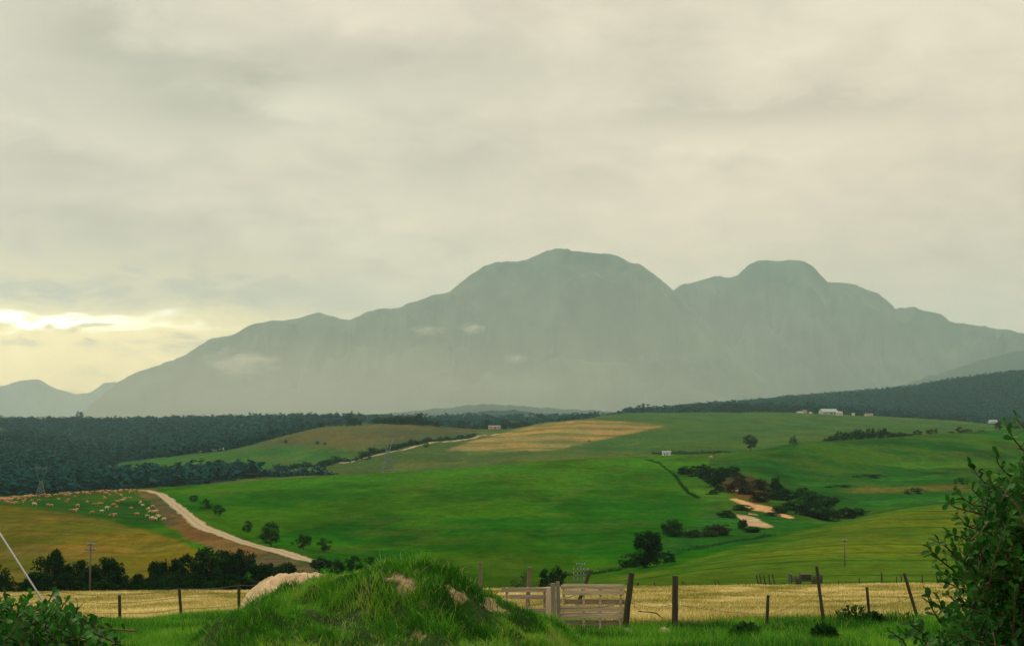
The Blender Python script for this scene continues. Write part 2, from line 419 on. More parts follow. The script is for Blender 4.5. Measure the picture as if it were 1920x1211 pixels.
# ------------------------------------------------------------------ terrain sheet
sv = np.concatenate([np.linspace(-.75, -.40, 22)[:-1], np.linspace(-.40, .40, 800), np.linspace(.40, .75, 22)[1:]])
rows = np.concatenate([np.linspace(-40, 6, 24)[:-1], np.linspace(6, 25, 70)[:-1], np.linspace(25, 50, 75)[:-1], np.linspace(50, 145, 130)[:-1],
    np.linspace(145, 180, 50)[:-1], np.linspace(180, 480, 300)[:-1], np.linspace(480, 1100, 250)[:-1], np.linspace(1100, 3000, 270)[:-1],
    np.linspace(3000, 5600, 90)[:-1], np.linspace(5600, 18500, 50)])
SS, YY = np.meshgrid(sv, rows)
XX = SS * (YY + 42.0)
vx, vy = XX.ravel(), YY.ravel()
vz = H(vx, vy)
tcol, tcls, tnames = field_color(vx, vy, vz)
nr, nc = len(rows), len(sv)

def terrain_material():
    m, nt, b = mat_new('field_ground')
    at = nt.nodes.new('ShaderNodeAttribute'); at.attribute_name = 'col'
    p = geo_pos(nt)
    a1 = noise_node(nt, vmul(nt, p, (.30, .12, .2)), 1.0, 10, .70)
    a2 = noise_node(nt, vmul(nt, p, (1.3, .8, 1.)), 1.0, 6, .65)
    f = (a1*1.7 + .15) * (a2*.9 + .55)
    cb = nt.nodes.new('ShaderNodeCombineXYZ')
    nt.links.new((f*1.04 - .0).v, cb.inputs[0]); nt.links.new(f.v, cb.inputs[1]); nt.links.new(f.v, cb.inputs[2])
    c = mixcol(nt, 1.0, at.outputs['Color'], cb.outputs[0], 'MULTIPLY')
    nt.links.new(c, b.inputs['Base Color']); b.inputs['Roughness'].default_value = 1.0
    b.inputs['Specular IOR Level'].default_value = 0.0
    bp = nt.nodes.new('ShaderNodeBump'); bp.inputs['Distance'].default_value = .35; bp.inputs['Strength'].default_value = .55
    nt.links.new(a2.v, bp.inputs['Height']); nt.links.new(bp.outputs[0], b.inputs['Normal'])
    return m
M_TERR = terrain_material()
ii, jj = np.meshgrid(np.arange(nr-1), np.arange(nc-1), indexing='ij')
v0 = (ii*nc + jj).ravel(); quads = np.stack([v0, v0+1, v0+nc+1, v0+nc], 1)
fcls = np.max(np.stack([tcls[quads[:, k]] for k in range(1)], 0), 0)
NM = {'sand': 'sand_track', 'forest_floor': 'forest_floor', 'far_fields': 'far_fields'}
V3 = np.stack([vx, vy, vz], 1)
for ci, nm in enumerate(tnames):
    fsel = quads[fcls == ci]
    if not len(fsel): continue
    used, inv = np.unique(fsel, return_inverse=True)
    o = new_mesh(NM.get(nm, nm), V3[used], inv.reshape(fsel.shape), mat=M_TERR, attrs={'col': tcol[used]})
    tag(o, kind='structure')

# ------------------------------------------------------------------ mountains
def mountain_material(name, c1, c2, c3):
    m, nt, b = mat_new(name)
    p = geo_pos(nt)
    n = noise_node(nt, vmul(nt, p, (.006, .002, .004)), 1.0, 8, .6, .4)
    n2 = noise_node(nt, vmul(nt, p, (.03, .01, .03)), 1.0, 6, .65)
    c = mixcol(nt, ((n - .40)*4).clamp(), c1, c2)
    c = mixcol(nt, ((n2 - .60)*7).clamp(), c, c3)
    nt.links.new(c, b.inputs['Base Color']); b.inputs['Roughness'].default_value = 1
    return m
M_MOUNT = mountain_material('mountain_scrub', (.010,.034,.022), (.060,.095,.058), (.17,.18,.13))
M_MOUNT2 = mountain_material('mountain_wooded', (.004,.028,.026), (.010,.042,.034), (.02,.05,.035))
def mountain(name, label, prof, D0, D1, mat, peak=.55, spur=.28, freq=9, seed=1, na=520, nt_=70, zb=-14):
    px = np.array([p[0] for p in prof], float); py = np.array([p[1] for p in prof], float)
    aa, ee = ray(px, py); a = np.linspace(aa[0], aa[-1], na)
    e = np.interp(a, aa, ee); en = (fbm(a*160, a*0, 5, seed, .6)-.5)*.0030
    t = np.linspace(0, 1, nt_)
    A, T = np.meshgrid(a, t)
    sh = np.where(T < peak, (T/peak), 1-((T-peak)/(1-peak)))
    base = np.clip(sh, 0, 1)**1.25
    w = (fbm(A*7, T*3.5, 4, seed+5)-.5)*.26 + (T-.3)*.12*np.sin(A*23+seed)
    rid = 1 - np.abs(2*fbm((A+w)*freq, T*3.8, 5, seed+9, .55)-1)*2.0
    rid2 = 1 - np.abs(2*fbm((A+w)*freq*3.2, T*7, 4, seed+19, .55)-1)*2.0
    sn = np.sin(np.pi*np.clip(T/peak, 0, 1)); h = base*(1 + spur*(rid-.5)*2*np.sin(np.pi*np.clip(T/peak, 0, 1)) + spur*.45*(rid2-.5)*2*sn)
    D = D0 + (D1-D0)*T
    Rr = np.interp(A, a, e)
    el_ = h*D1*.8/D; mx = el_.max(0, keepdims=True)
    z = h*D1*.8/mx*Rr
    z = np.where(T*(1-T) <= 0, zb, zb + (z - zb)*1.0); z = np.maximum(z, zb) + zb*(1-base)*.3
    # keep the skyline exact
    cur = (z/D).max(0, keepdims=True); z = np.where(cur > 1e-5, zb + (z-zb)*(Rr*D-zb)/np.maximum(cur*D-zb, 1), z)
    z = z + en[None]*D*base**7
    V = np.stack([(A*D).ravel(), D.ravel(), z.ravel()], 1)
    i, j = np.meshgrid(np.arange(nt_-1), np.arange(na-1), indexing='ij'); v = (i*na+j).ravel()
    o = new_mesh(name, V, np.stack([v, v+1, v+na+1, v+na], 1), mat=mat)
    tag(o, label, kind='structure'); return o
mountain('mountain', 'long domed mountain massif with its summit left of the notch', [(60,792),(110,788),(150,776),(180,750),(218,718),(250,703),(290,685),(325,675),(350,662),(390,638),(410,631),(432,630),(455,618),(475,608),(500,603),(545,600),(575,590),(597,586),(615,589),(640,599),(655,600),(675,592),(690,583),(720,578),(755,576),(765,568),(790,561),(815,554),(845,545),(870,525),(900,503),(930,491),(970,492),(990,486),(1015,473),(1040,466),(1065,467),(1095,474),(1135,474),(1165,483),(1180,490),(1200,494),(1225,512),(1245,530),(1260,543),(1290,572),(1330,612),(1370,655),(1420,700),(1480,740),(1560,770),(1650,790)],
         7800, 12000, M_MOUNT, seed=3)
mountain('mountain', 'rugged flat-topped mountain behind, right of the notch', [(900,760),(1050,700),(1180,620),(1240,560),(1262,543),(1285,531),(1310,526),(1330,522),(1350,517),(1363,523),(1385,515),(1400,500),(1420,489),(1440,487),(1460,492),(1480,488),(1495,487),(1510,492),(1530,505),(1550,527),(1580,531),(1605,533),(1625,545),(1645,548),(1665,565),(1680,578),(1715,576),(1730,583),(1765,590),(1780,602),(1800,606),(1830,610),(1850,612),(1900,620),(1940,632),(2050,660),(2300,720),(2600,785)],
         9500, 13000, M_MOUNT, seed=11, freq=14, spur=.32)
mountain('mountain', 'faint pointed peaks far off at the left edge', [(-500,760),(-300,720),(-150,745),(-60,738),(0,724),(30,717),(65,710),(85,717),(110,730),(140,738),(165,737),(185,725),(200,716),(215,715),(235,725),(300,745),(420,775),(500,786)],
         15500, 18000, M_MOUNT, seed=17, freq=25)
mountain('hill', 'smooth hazy hill shoulder behind the wooded slope at the right edge', [(1500,786),(1620,745),(1690,722),(1720,712),(1760,700),(1800,688),(1850,673),(1880,664),(1920,657),(2050,640),(2300,640),(2600,700),(2800,780)],
         5600, 8200, M_MOUNT2, seed=23, spur=.06, nt_=40)
mountain('hill', 'low blue wooded ridge at the foot of the mountain', [(480,789),(600,783),(680,778),(730,774),(780,770),(830,765),(870,761),(905,758),(950,760),(1000,763),(1060,767),(1150,772),(1250,776),(1400,782),(1550,789)],
         5700, 6400, M_MOUNT2, seed=29, spur=.12, nt_=40)
mountain('hill', 'second low blue ridge before the mountain foot', [(760,790),(820,780),(900,772),(960,768),(1010,775),(1080,779),(1180,781),(1280,784),(1400,790)],
         3650, 3980, M_MOUNT2, seed=31, spur=.12, nt_=30)

# ------------------------------------------------------------------ haze
def haze(density):
    m = bpy.data.materials.new('haze_air'); m.use_nodes = True; nt = m.node_tree
    for n in list(nt.nodes): nt.nodes.remove(n)
    o = nt.nodes.new('ShaderNodeOutputMaterial'); v = nt.nodes.new('ShaderNodeVolumePrincipled')
    v.inputs['Color'].default_value = (.53, .82, .88, 1); v.inputs['Density'].default_value = density
    v.inputs['Anisotropy'].default_value = .25
    nt.links.new(v.outputs[0], o.inputs['Volume'])
    x0, x1, y0, y1, z0, z1 = -15000, 15000, -120, 19500, -75, 1500
    V = [(x, y, z) for x in (x0, x1) for y in (y0, y1) for z in (z0, z1)]
    P = [(0,1,3,2),(4,6,7,5),(0,4,5,1),(2,3,7,6),(0,2,6,4),(1,5,7,3)]
    ob = new_mesh('haze', V, polys=P, mat=m, smooth=False); tag(ob, kind='stuff'); ob.visible_shadow = True
    return ob
haze(5.2e-5)

# thin scraps of mist clinging to the mountain face
def mist(px, py, wpx, hpx, D, dens, label, seed, wis=3.2, deep=None):
    m = bpy.data.materials.new('mist_scrap'); m.use_nodes = True; nt = m.node_tree
    for n in list(nt.nodes): nt.nodes.remove(n)
    o = nt.nodes.new('ShaderNodeOutputMaterial'); v = nt.nodes.new('ShaderNodeVolumePrincipled'); v.inputs['Color'].default_value = (1, .96, .84, 1)
    tcn = nt.nodes.new('ShaderNodeTexCoord'); ln = nt.nodes.new('ShaderNodeVectorMath'); ln.operation = 'LENGTH'; nt.links.new(tcn.outputs['Object'], ln.inputs[0])
    nz = noise_node(nt, tcn.outputs['Object'], 2.2 + seed*.1, 4, .6, .5)
    d = (S(nt, ln.outputs['Value'])*-1.0 + .82 + (nz - .5)*wis).clamp() * dens
    nt.links.new(d.v, v.inputs['Density']); nt.links.new(v.outputs[0], o.inputs['Volume'])
    mb_v = []; mb_f = []
    for i in range(9):
        for k in range(12):
            th = math.pi*i/8; ph = 2*math.pi*k/12; mb_v.append((math.sin(th)*math.cos(ph), math.sin(th)*math.sin(ph), math.cos(th)))
    for i in range(8):
        for k in range(12): mb_f.append((i*12+k, (i+1)*12+k, (i+1)*12+(k+1)%12, i*12+(k+1)%12))
    ob = new_mesh('mist', mb_v, polys=mb_f, mat=m); ob.location = at_depth(px, py, D); ob.scale = (wpx/F*D/2, deep or wpx/F*D/2, hpx/F*D/2)
    tag(ob, label, 'mist', kind='stuff')
mist(450, 680, 170, 60, 7500, .0045, 'pale scrap of mist low on the left shoulder of the mountain', 1)
mist(886, 616, 60, 26, 7900, .009, 'small bright scrap of mist under the mountain summit', 2)
mist(800, 619, 80, 24, 7900, .005, 'faint scrap of mist left of the small bright one', 3)
mist(968, 672, 56, 22, 7700, .007, 'small scrap of mist low in the middle of the mountain', 4)
mist(420, 750, 2300, 340, 6100, 3.8e-4, 'broad veil of low mist before the left half of the mountain', 5, .5, 1500)
mist(960, 745, 4000, 960, 6500, 2.7e-4, 'wide thin veil of mist in front of the whole mountain', 6, .25, 2300)
# ------------------------------------------------------------------ mesh builders
class MB:
    def __init__(self): self.v = []; self.f = []
    def add(self, vs, fs):
        k = len(self.v); self.v += [tuple(v) for v in vs]; self.f += [tuple(i+k for i in f) for f in fs]; return self
    def box(self, c, dx, dy, dz, rz=0., ry=0., rx=0., jit=0., rng=None):
        M = Euler((rx, ry, rz)).to_matrix(); vs = []
        for x in (-.5,.5):
            for y in (-.5,.5):
                for z in (-.5,.5):
                    j = Vector([(rng.random()-.5)*jit for _ in range(3)]) if rng else Vector((0,0,0))
                    vs.append(Vector(c) + M @ Vector((x*dx, y*dy, z*dz)) + j)
        return self.add(vs, [(0,1,3,2),(4,6,7,5),(0,4,5,1),(2,3,7,6),(0,2,6,4),(1,5,7,3)])
    def tube(self, pts, rad, n=8, cap=True, rough=0., rng=None):
        pts = [Vector(p) for p in pts]; rad = rad if isinstance(rad, (list, tuple)) else [rad]*len(pts)
        vs = []; fs = []
        for i, p in enumerate(pts):
            d = (pts[min(i+1, len(pts)-1)] - pts[max(i-1, 0)]).normalized()
            s = d.cross(Vector((0,0,1)) if abs(d.z) < .95 else Vector((1,0,0))).normalized(); t = d.cross(s)
            for k in range(n):
                an = 2*math.pi*k/n; r = rad[i]*(1 + (rng.random()-.5)*rough if rng else 1)
                vs.append(p + (s*math.cos(an) + t*math.sin(an))*r)
        for i in range(len(pts)-1):
            for k in range(n):
                fs.append((i*n+k, i*n+(k+1)%n, (i+1)*n+(k+1)%n, (i+1)*n+k))
        if cap: fs += [tuple(range(n))[::-1], tuple((len(pts)-1)*n+k for k in range(n))]
        return self.add(vs, fs)
    def ell(self, c, r, n=8, m=6, rough=0., rng=None, rz=0.):
        vs = []; fs = []; M = Matrix.Rotation(rz, 3, 'Z')
        for i in range(m+1):
            th = math.pi*i/m
            for k in range(n):
                ph = 2*math.pi*k/n; q = 1 + ((rng.random()-.5)*rough if rng else 0)
                vs.append(Vector(c) + M @ Vector((r[0]*math.sin(th)*math.cos(ph)*q, r[1]*math.sin(th)*math.sin(ph)*q, r[2]*math.cos(th)*q)))
        for i in range(m):
            for k in range(n): fs.append((i*n+k, (i+1)*n+k, (i+1)*n+(k+1)%n, i*n+(k+1)%n))
        return self.add(vs, fs)
    def build(self, name, mat, parent=None, smooth=False):
        return new_mesh(name, self.v, polys=self.f, mat=mat, smooth=smooth, parent=parent)

def leaf_material(name, dark, light, trans=.25, rough=.6, spec=.2):
    m, nt, b = mat_new(name)
    at = nt.nodes.new('ShaderNodeAttribute'); at.attribute_name = 'tone'
    c = mixcol(nt, S(nt, at.outputs['Fac']).clamp(), dark, light)
    nt.links.new(c, b.inputs['Base Color']); b.inputs['Roughness'].default_value = rough
    b.inputs['Specular IOR Level'].default_value = spec
    tr = nt.nodes.new('ShaderNodeBsdfTranslucent'); nt.links.new(c, tr.inputs[0])
    mx = nt.nodes.new('ShaderNodeMixShader'); mx.inputs[0].default_value = trans
    nt.links.new(b.outputs[0], mx.inputs[1]); nt.links.new(tr.outputs[0], mx.inputs[2])
    nt.links.new(mx.outputs[0], nt.nodes['Material Output'].inputs['Surface'])
    return m
M_LEAF_DARK = leaf_material('foliage_dark', (.003,.015,.006), (.013,.046,.012), .12, .9, .0)
M_LEAF_MID = leaf_material('foliage_mid', (.006,.028,.008), (.028,.090,.018), .2, .9, .0)
M_LEAF_FOREST = leaf_material('foliage_forest', (.007,.043,.044), (.017,.078,.074), .1, .9, .0)  # blue of the distant haze is mixed into these leaf colours
M_LEAF_RUST = leaf_material('foliage_rust', (.018,.024,.010), (.050,.042,.020), .15, .9, .0)
M_LEAF_OLIVE = leaf_material('foliage_olive', (.012,.032,.009), (.030,.062,.016), .15, .9, .05)

def rand_unit(rng, n):
    v = rng.normal(size=(n, 3)); return v / np.linalg.norm(v, axis=1, keepdims=True)
def leaf_quads(P, size, rng, up=.25):
    """one bent-free quad per point, random orientation"""
    n = len(P); N = rand_unit(rng, n); N[:, 2] = np.abs(N[:, 2]) + up; N /= np.linalg.norm(N, axis=1, keepdims=True)
    T = np.cross(N, rand_unit(rng, n)); T /= np.linalg.norm(T, axis=1, keepdims=True); B = np.cross(N, T)
    s = (size if np.ndim(size) else np.full(n, size)) * (.6 + .8*rng.random(n)); s = s[:, None]
    q = np.stack([P - T*s, P - B*s*.45, P + T*s, P + B*s*.45], 1).reshape(-1, 3)
    return q, np.arange(n*4).reshape(n, 4)
def crown_points(rng, n, clumps, shape='round', shell=.62):
    """clump centres through the crown's volume (unit crown: radius .5, height 0..1)"""
    C = []
    while len(C) < clumps:
        p = rng.random(3)*[1, 1, 1] - [.5, .5, 0]
        r = math.hypot(p[0], p[1]); z = p[2]
        lim = {'round': .5*math.sqrt(max(0, 1-(2*z-1)**2))*.86, 'wide': .48*math.sqrt(max(0, 1-(1.5*z-.5)**2)),
               'cone': .46*(1-z)**.8*min(1, z*6+.3), 'ragged': .5*math.sqrt(max(0, 1-(2*z-1)**2))*(.6+.5*rng.random())}[shape]
        if r < lim: C.append(p)
    C = np.array(C); rad = rng.uniform(.10, .21, clumps)
    k = rng.integers(0, clumps, n); U = rand_unit(rng, n)
    P = C[k] + U*(rad[k]*rng.random(n)**.45)[:, None]*[1, 1, .8]
    P[:, 2] = np.clip(P[:, 2], -.02, 1.06)
    tone = (rng.random(clumps)*.75)[k] + rng.random(n)*.35
    return P, tone
CROWNS = {}
def crown_mesh(kind, var, n, clumps, leaf, mat):
    key = (kind, var, n, mat.name)
    if key not in CROWNS:
        rng = np.random.default_rng(hash((kind, var)) % 1000 if False else (sum(map(ord, kind))*7 + var*13 + n))
        P, t = crown_points(rng, n, clumps, kind)
        q, f = leaf_quads(P, leaf, rng)
        o = new_mesh('crown', q, f, mat=mat, smooth=False, attrs={'tone': np.repeat(t, 4)})
        CROWNS[key] = o.data; bpy.data.objects.remove(o)
    return CROWNS[key]
M_BARK, _nt, _b = mat_new('bark')
_n = noise_node(_nt, vmul(_nt, geo_pos(_nt), (8, 8, 2)), 1, 5); _nt.links.new(mixcol(_nt, _n, (.03,.022,.015), (.10,.075,.05)), _b.inputs['Base Color'])
TRUNKS = {}
def trunk_mesh(var):
    if var not in TRUNKS:
        rng = random.Random(var); mb = MB()
        mb.tube([(0,0,-.06),(.01,.0,.1),(.02,.01,.25),(rng.uniform(-.04,.04),.02,.45),(rng.uniform(-.05,.05),0,.68)], [.045,.034,.028,.018,.006], 7)
        for k in range(5):
            a = k*1.3 + rng.random(); z = .2+.09*k; L = rng.uniform(.2,.32)
            mb.tube([(.01,0,z),(math.cos(a)*L*.5, math.sin(a)*L*.5, z+L*.35),(math.cos(a)*L, math.sin(a)*L, z+L*.9)], [.016,.010,.003], 5)
        o = mb.build('trunk', M_BARK, smooth=True); TRUNKS[var] = o.data; bpy.data.objects.remove(o)
    return TRUNKS[var]
TR = random.Random(5)
def tree(loc, h, w, label, group=None, kind='round', var=0, n=1400, mat=None, name='tree', cat='tree', base=.18, depth=None, clumps=34, leaf=.045, rz=None):
    """an Empty with trunk and crown; the unit meshes are shared and scaled"""
    t = empty(name, loc); tag(t, label, cat, group)
    rz = TR.uniform(0, 6.28) if rz is None else rz
    tk = bpy.data.objects.new('trunk', trunk_mesh(var % 4)); COL.objects.link(tk); tk.parent = t
    tk.scale = (h*.9, h*.9, h); tk.rotation_euler = (0, 0, rz)
    cr = bpy.data.objects.new('crown', crown_mesh(kind, var, n, clumps, leaf, mat or M_LEAF_DARK)); COL.objects.link(cr); cr.parent = t
    cr.location = (0, 0, h*base); cr.scale = (w, depth or w, h*(1-base)); cr.rotation_euler = (0, 0, rz)
    return t
def tree_px(px, base_py, top_py, wpx, D0, label, **k):
    """a tree whose foot meets the ground where the photo shows it"""
    D = k.pop('D', None)
    p = ground_at(px, D) if D else hit(px, base_py, D0)
    by = project(p.x, p.y, p.z)[1]
    return tree(p - Vector((0,0,.1)), (by - top_py)/F*p.y, wpx/F*p.y, label, **k)

# ------------------------------------------------------------------ dirt roads
def road_material(name, c1, c2):
    m, nt, b = mat_new(name); p = geo_pos(nt)
    a = noise_node(nt, vmul(nt, p, (.5, .12, .3)), 1, 7, .65); c = noise_node(nt, p, 3.0, 4)
    rc = mixcol(nt, (a*.7 + c*.3).clamp(), c1, c2)
    at = nt.nodes.new('ShaderNodeAttribute'); at.attribute_name = 'rut'
    nt.links.new(mixcol(nt, (S(nt, at.outputs['Fac']) * (a + .35)).clamp(), rc, (.085,.085,.035)), b.inputs['Base Color']); b.inputs['Roughness'].default_value = 1
    return m
M_ROAD = road_material('pale_gravel', (.25,.19,.11), (.44,.35,.215))
def road(pts, width, D0, lift=.13):
    P = [hit(px, py, D0[i] if isinstance(D0, list) else D0) for i, (px, py) in enumerate(pts)]
    t = np.arange(len(P)); tt = np.linspace(0, len(P)-1, 46*(len(P)-1)+1)
    x = pchip(t, [p.x for p in P], tt); y = pchip(t, [p.y for p in P], tt)
    dx, dy = np.gradient(x), np.gradient(y); L = np.hypot(dx, dy); nx, ny = dy/L, -dx/L
    w = width*(1 + .22*(fbm(tt*1.7, tt*0, 3, 3)-.5)); V = []
    for k in np.linspace(-1, 1, 9):
        ex = x + nx*w*.5*k*(1 + (abs(k) == 1)*.6*(fbm(tt*11, tt*0+k*9, 4, 2)-.5)); ey = y + ny*w*.5*k
        V.append(np.stack([ex, ey, H(ex, ey) + lift*(1 - .4*abs(k))], 1))
    V = np.stack(V, 1); n, c = V.shape[:2]; rut = np.tile([.95,.45,.05,.25,.55,.25,.05,.45,.95], n); i, j = np.meshgrid(np.arange(n-1), np.arange(c-1), indexing='ij'); v = (i*c+j).ravel()
    o = new_mesh('dirt_road', V.reshape(-1, 3), np.stack([v, v+1, v+c+1, v+c], 1), mat=M_ROAD, attrs={'rut': rut})
    return tag(o, kind='structure')
road([(268,919),(285,922),(305,929),(330,947),(355,969),(385,990),(420,1003),(460,1018),(505,1030),(545,1041),(578,1050),(600,1056)], 3.9, 225)
road([(640,869),(670,862),(700,855),(740,846),(790,835),(840,828),(890,821),(925,816),(960,811)], 5.0, 1060, .4)

# ------------------------------------------------------------------ forests (one mass each)
def forest(name, label, N, arange, drange, cls_ok, size, seed, extra=None):
    rng = np.random.default_rng(seed)
    a = rng.uniform(*arange, N); y = rng.uniform(*drange, N); x = a*y; z = H(x, y)
    _, c, nm = field_color(x, y, z); px, py = project(x, y, z)
    ok = np.isin(c, [nm.index(k) for k in cls_ok if k in nm])
    if extra is not None: ok &= extra(px, py, y)
    x, y, z = x[ok], y[ok], z[ok]; n = len(x)
    s = rng.uniform(*size, n) * (1 + .35*(y > 1800)); tn = rng.random(n)*.45 + 1.3*np.clip(fbm(x/90, y/160, 3, 5) - .33, 0, .5)
    K = 46; tmpl = []
    for v in range(5):
        P, t = crown_points(rng, K, 9, 'round' if v % 2 else 'wide', .5); q, f = leaf_quads(P, .19, rng, .8); tmpl.append((q, t))
    V = np.empty((n, K*4, 3), np.float32); T = np.empty((n, K*4), np.float32)
    for v in range(5):
        m = np.arange(n) % 5 == v; an = rng.uniform(0, 6.28, m.sum()); q, t = tmpl[v]
        c_, s_ = np.cos(an)[:, None], np.sin(an)[:, None]; ss = s[m][:, None]
        V[m, :, 0] = x[m][:, None] + (q[:, 0]*c_ - q[:, 1]*s_)*ss*1.05
        V[m, :, 1] = y[m][:, None] + (q[:, 0]*s_ + q[:, 1]*c_)*ss*1.05
        V[m, :, 2] = z[m][:, None] + (q[:, 2]*.95 + .02)*ss*rng.uniform(.6, 1.05, m.sum())[:, None]
        T[m] = np.repeat(t, 4)[None]*.25 + tn[m][:, None]*.45
    o = new_mesh(name, V.reshape(-1, 3), np.arange(n*K*4).reshape(-1, 4), mat=M_LEAF_FOREST, smooth=False, attrs={'tone': T.ravel()})
    tag(o, label, 'forest', kind='stuff'); return o
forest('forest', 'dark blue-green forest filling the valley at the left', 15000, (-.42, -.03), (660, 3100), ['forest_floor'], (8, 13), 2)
forest('forest', 'dark wooded slope climbing to the right edge behind the farm', 15000, (.05, .42), (2420, 4600), ['plain', 'far_fields'], (10, 16), 3,
       lambda px, py, y: (px > 1170) & (y > 2440 + 150*(px < 1300)))
forest('forest', 'hazy blue trees in the gap behind the tan field', 2600, (-.13, .10), (2000, 3900), ['plain', 'far_fields'], (9, 14), 4,
       lambda px, py, y: (y > 2050 + 80*np.sin(px/30)) & (fbm(px/30, y/300, 3, 2) > .46))

# ------------------------------------------------------------------ grass
def blades(P, Nrm_lean, h, w, rng, tone, segs=3):
    """thin curved blades as triangles strips; P (n,3)"""
    n = len(P); an = rng.uniform(0, 2*np.pi, n); side = np.stack([np.cos(an), np.sin(an), np.zeros(n)], 1)
    ln = rng.uniform(0, 2*np.pi, n); la = Nrm_lean*(.25 + rng.random(n)); lean = np.stack([np.cos(ln)*la, np.sin(ln)*la, np.zeros(n)], 1)
    lv = []
    prof = [(0, 1), (.4, .85), (.75, .55)] if segs == 3 else [(0, 1), (.55, .7)]
    for t, ww in prof:
        c = P + lean*(h*t*t)[:, None]; c[:, 2] += h*t*(1-.25*la*t)
        lv += [c - side*(w*ww*.5)[:, None], c + side*(w*ww*.5)[:, None]]
    tip = P + lean*h[:, None]; tip[:, 2] += h*(1-.25*la) - h*.12*la; lv.append(tip)
    V = np.stack(lv, 1); k = V.shape[1]; base = np.arange(n)[:, None]*k
    tr = []
    for s_ in range(len(prof)-1):
        tr += [[2*s_, 2*s_+1, 2*s_+3], [2*s_, 2*s_+3, 2*s_+2]]
    tr.append([2*len(prof)-2, 2*len(prof)-1, k-1])
    T = (base[:, :, None] + np.array(tr)[None]).reshape(-1, 3)
    return V.reshape(-1, 3), T, np.repeat(tone, k)
def grass_material(name, stops, trans=.3):
    m, nt, b = mat_new(name)
    at = nt.nodes.new('ShaderNodeAttribute'); at.attribute_name = 'tone'
    c = ramp(nt, at.outputs['Fac'], stops)
    nt.links.new(c, b.inputs['Base Color']); b.inputs['Roughness'].default_value = .75; b.inputs['Specular IOR Level'].default_value = .15
    tr = nt.nodes.new('ShaderNodeBsdfTranslucent'); nt.links.new(c, tr.inputs[0])
    mx = nt.nodes.new('ShaderNodeMixShader'); mx.inputs[0].default_value = trans
    nt.links.new(b.outputs[0], mx.inputs[1]); nt.links.new(tr.outputs[0], mx.inputs[2]); nt.links.new(mx.outputs[0], nt.nodes['Material Output'].inputs['Surface'])
    return m
M_GRASS = grass_material('grass_blades', [(0, (.008,.046,.003)), (.35, (.024,.140,.006)), (.65, (.085,.290,.013)), (.85, (.180,.360,.026)), (1, (.40,.35,.14))], .35)
M_WHEAT = grass_material('dry_stubble', [(0, (.10,.15,.02)), (.35, (.26,.235,.055)), (.7, (.50,.42,.16)), (1, (.72,.62,.33))], .2)

# mound: a heap of earth in the foreground, overgrown with grass
MY = 14.0
CREST = [(300,1262),(350,1232),(380,1196),(420,1164),(450,1142),(468,1131),(500,1118),(535,1104),(570,1090),(600,1078),(640,1072),(680,1067),(712,1061),(745,1055),(790,1054),(820,1060),(850,1073),(880,1092),(905,1110),(940,1118),(985,1142),(1020,1163),(1050,1187),(1080,1215),(1130,1255),(1180,1290)]
_ca, _ce = ray([c[0] for c in CREST], [c[1]+5 for c in CREST])
def M(x, y):
    x = np.asarray(x, float); y = np.asarray(y, float)
    g = H(x, y); top = pchip(_ca*MY, _ce*MY, x); hgt = np.maximum(top - H(x, np.full_like(x, MY)), 0)
    cy = MY + .5*(vnoise(x/1.1, x*0, 5)-.5); d = (y - cy)
    s = np.where(d < 0, np.exp(-np.abs(d/2.5)**2.1), np.exp(-np.abs(d/1.9)**2.2))
    lump = (fbm(x/.6, y/.6, 4, 12) - .5)*.62*sstep(.1, .6, hgt*s) + (fbm(x/.16, y/.16, 3, 15) - .5)*.06
    edge = sstep(0, .25, hgt)
    return g + hgt*s + lump*edge*(1-.7*np.exp(-(d/.35)**2)) - .12*(1-edge) - .02
BARE = [[(736,1080),(748,1074),(765,1085),(792,1098),(802,1108),(770,1112),(738,1106),(748,1095)], [(812,1086),(828,1092),(852,1105),(880,1124),(868,1128),(845,1118),(818,1104)],
        [(898,1108),(922,1125),(950,1148),(925,1148),(903,1130)], [(1034,1180),(1046,1188),(1064,1203),(1072,1217),(1054,1217),(1044,1200)], [(778,1066),(794,1070),(788,1080),(776,1077)],
        [(780,1124),(806,1130),(800,1142),(786,1137)], [(640,1150),(670,1154),(664,1166),(644,1163)],[(740,1188),(800,1192),(790,1204),(745,1202)]]
def bare_amount(x, y, z):
    px, py = project(x, y, z); r = np.zeros(len(x))
    wob = (fbm(x/.16, y/.16, 4, 44, .65)-.5)*60
    for p in BARE: r = np.maximum(r, sstep(0, 7, inside_dist(px, py, p) + wob))
    return np.where(y < MY + .6, r, 0)
gx = np.linspace(-5.4, 1.9, 330); gy = np.linspace(10.2, 18.2, 330); GX, GY = np.meshgrid(gx, gy)
mx_, my_ = GX.ravel(), GY.ravel(); mz_ = M(mx_, my_); ba = bare_amount(mx_, my_, mz_)
mc = np.array([.030,.075,.012])*(1-ba)[:, None] + np.array([.40,.30,.165])*ba[:, None]; mc *= (.7+.6*fbm(mx_/.3, my_/.3, 3, 2))[:, None]
i, j = np.meshgrid(np.arange(329), np.arange(329), indexing='ij'); v = (i*330+j).ravel()
M_SOIL, _nt, _b = mat_new('mound_soil'); _at = _nt.nodes.new('ShaderNodeAttribute'); _at.attribute_name = 'col'
_n = noise_node(_nt, geo_pos(_nt), 22, 8, .78); _c = mixcol(_nt, 1.0, _at.outputs['Color'], ramp(_nt, _n, [(.34, .32), (.62, 1.35)]), 'MULTIPLY'); _nt.links.new(_c, _b.inputs['Base Color'])
_bp = _nt.nodes.new('ShaderNodeBump'); _bp.inputs['Distance'].default_value = .06; _bp.inputs['Strength'].default_value = .9; _nt.links.new(_n.v, _bp.inputs['Height']); _nt.links.new(_bp.outputs[0], _b.inputs['Normal'])
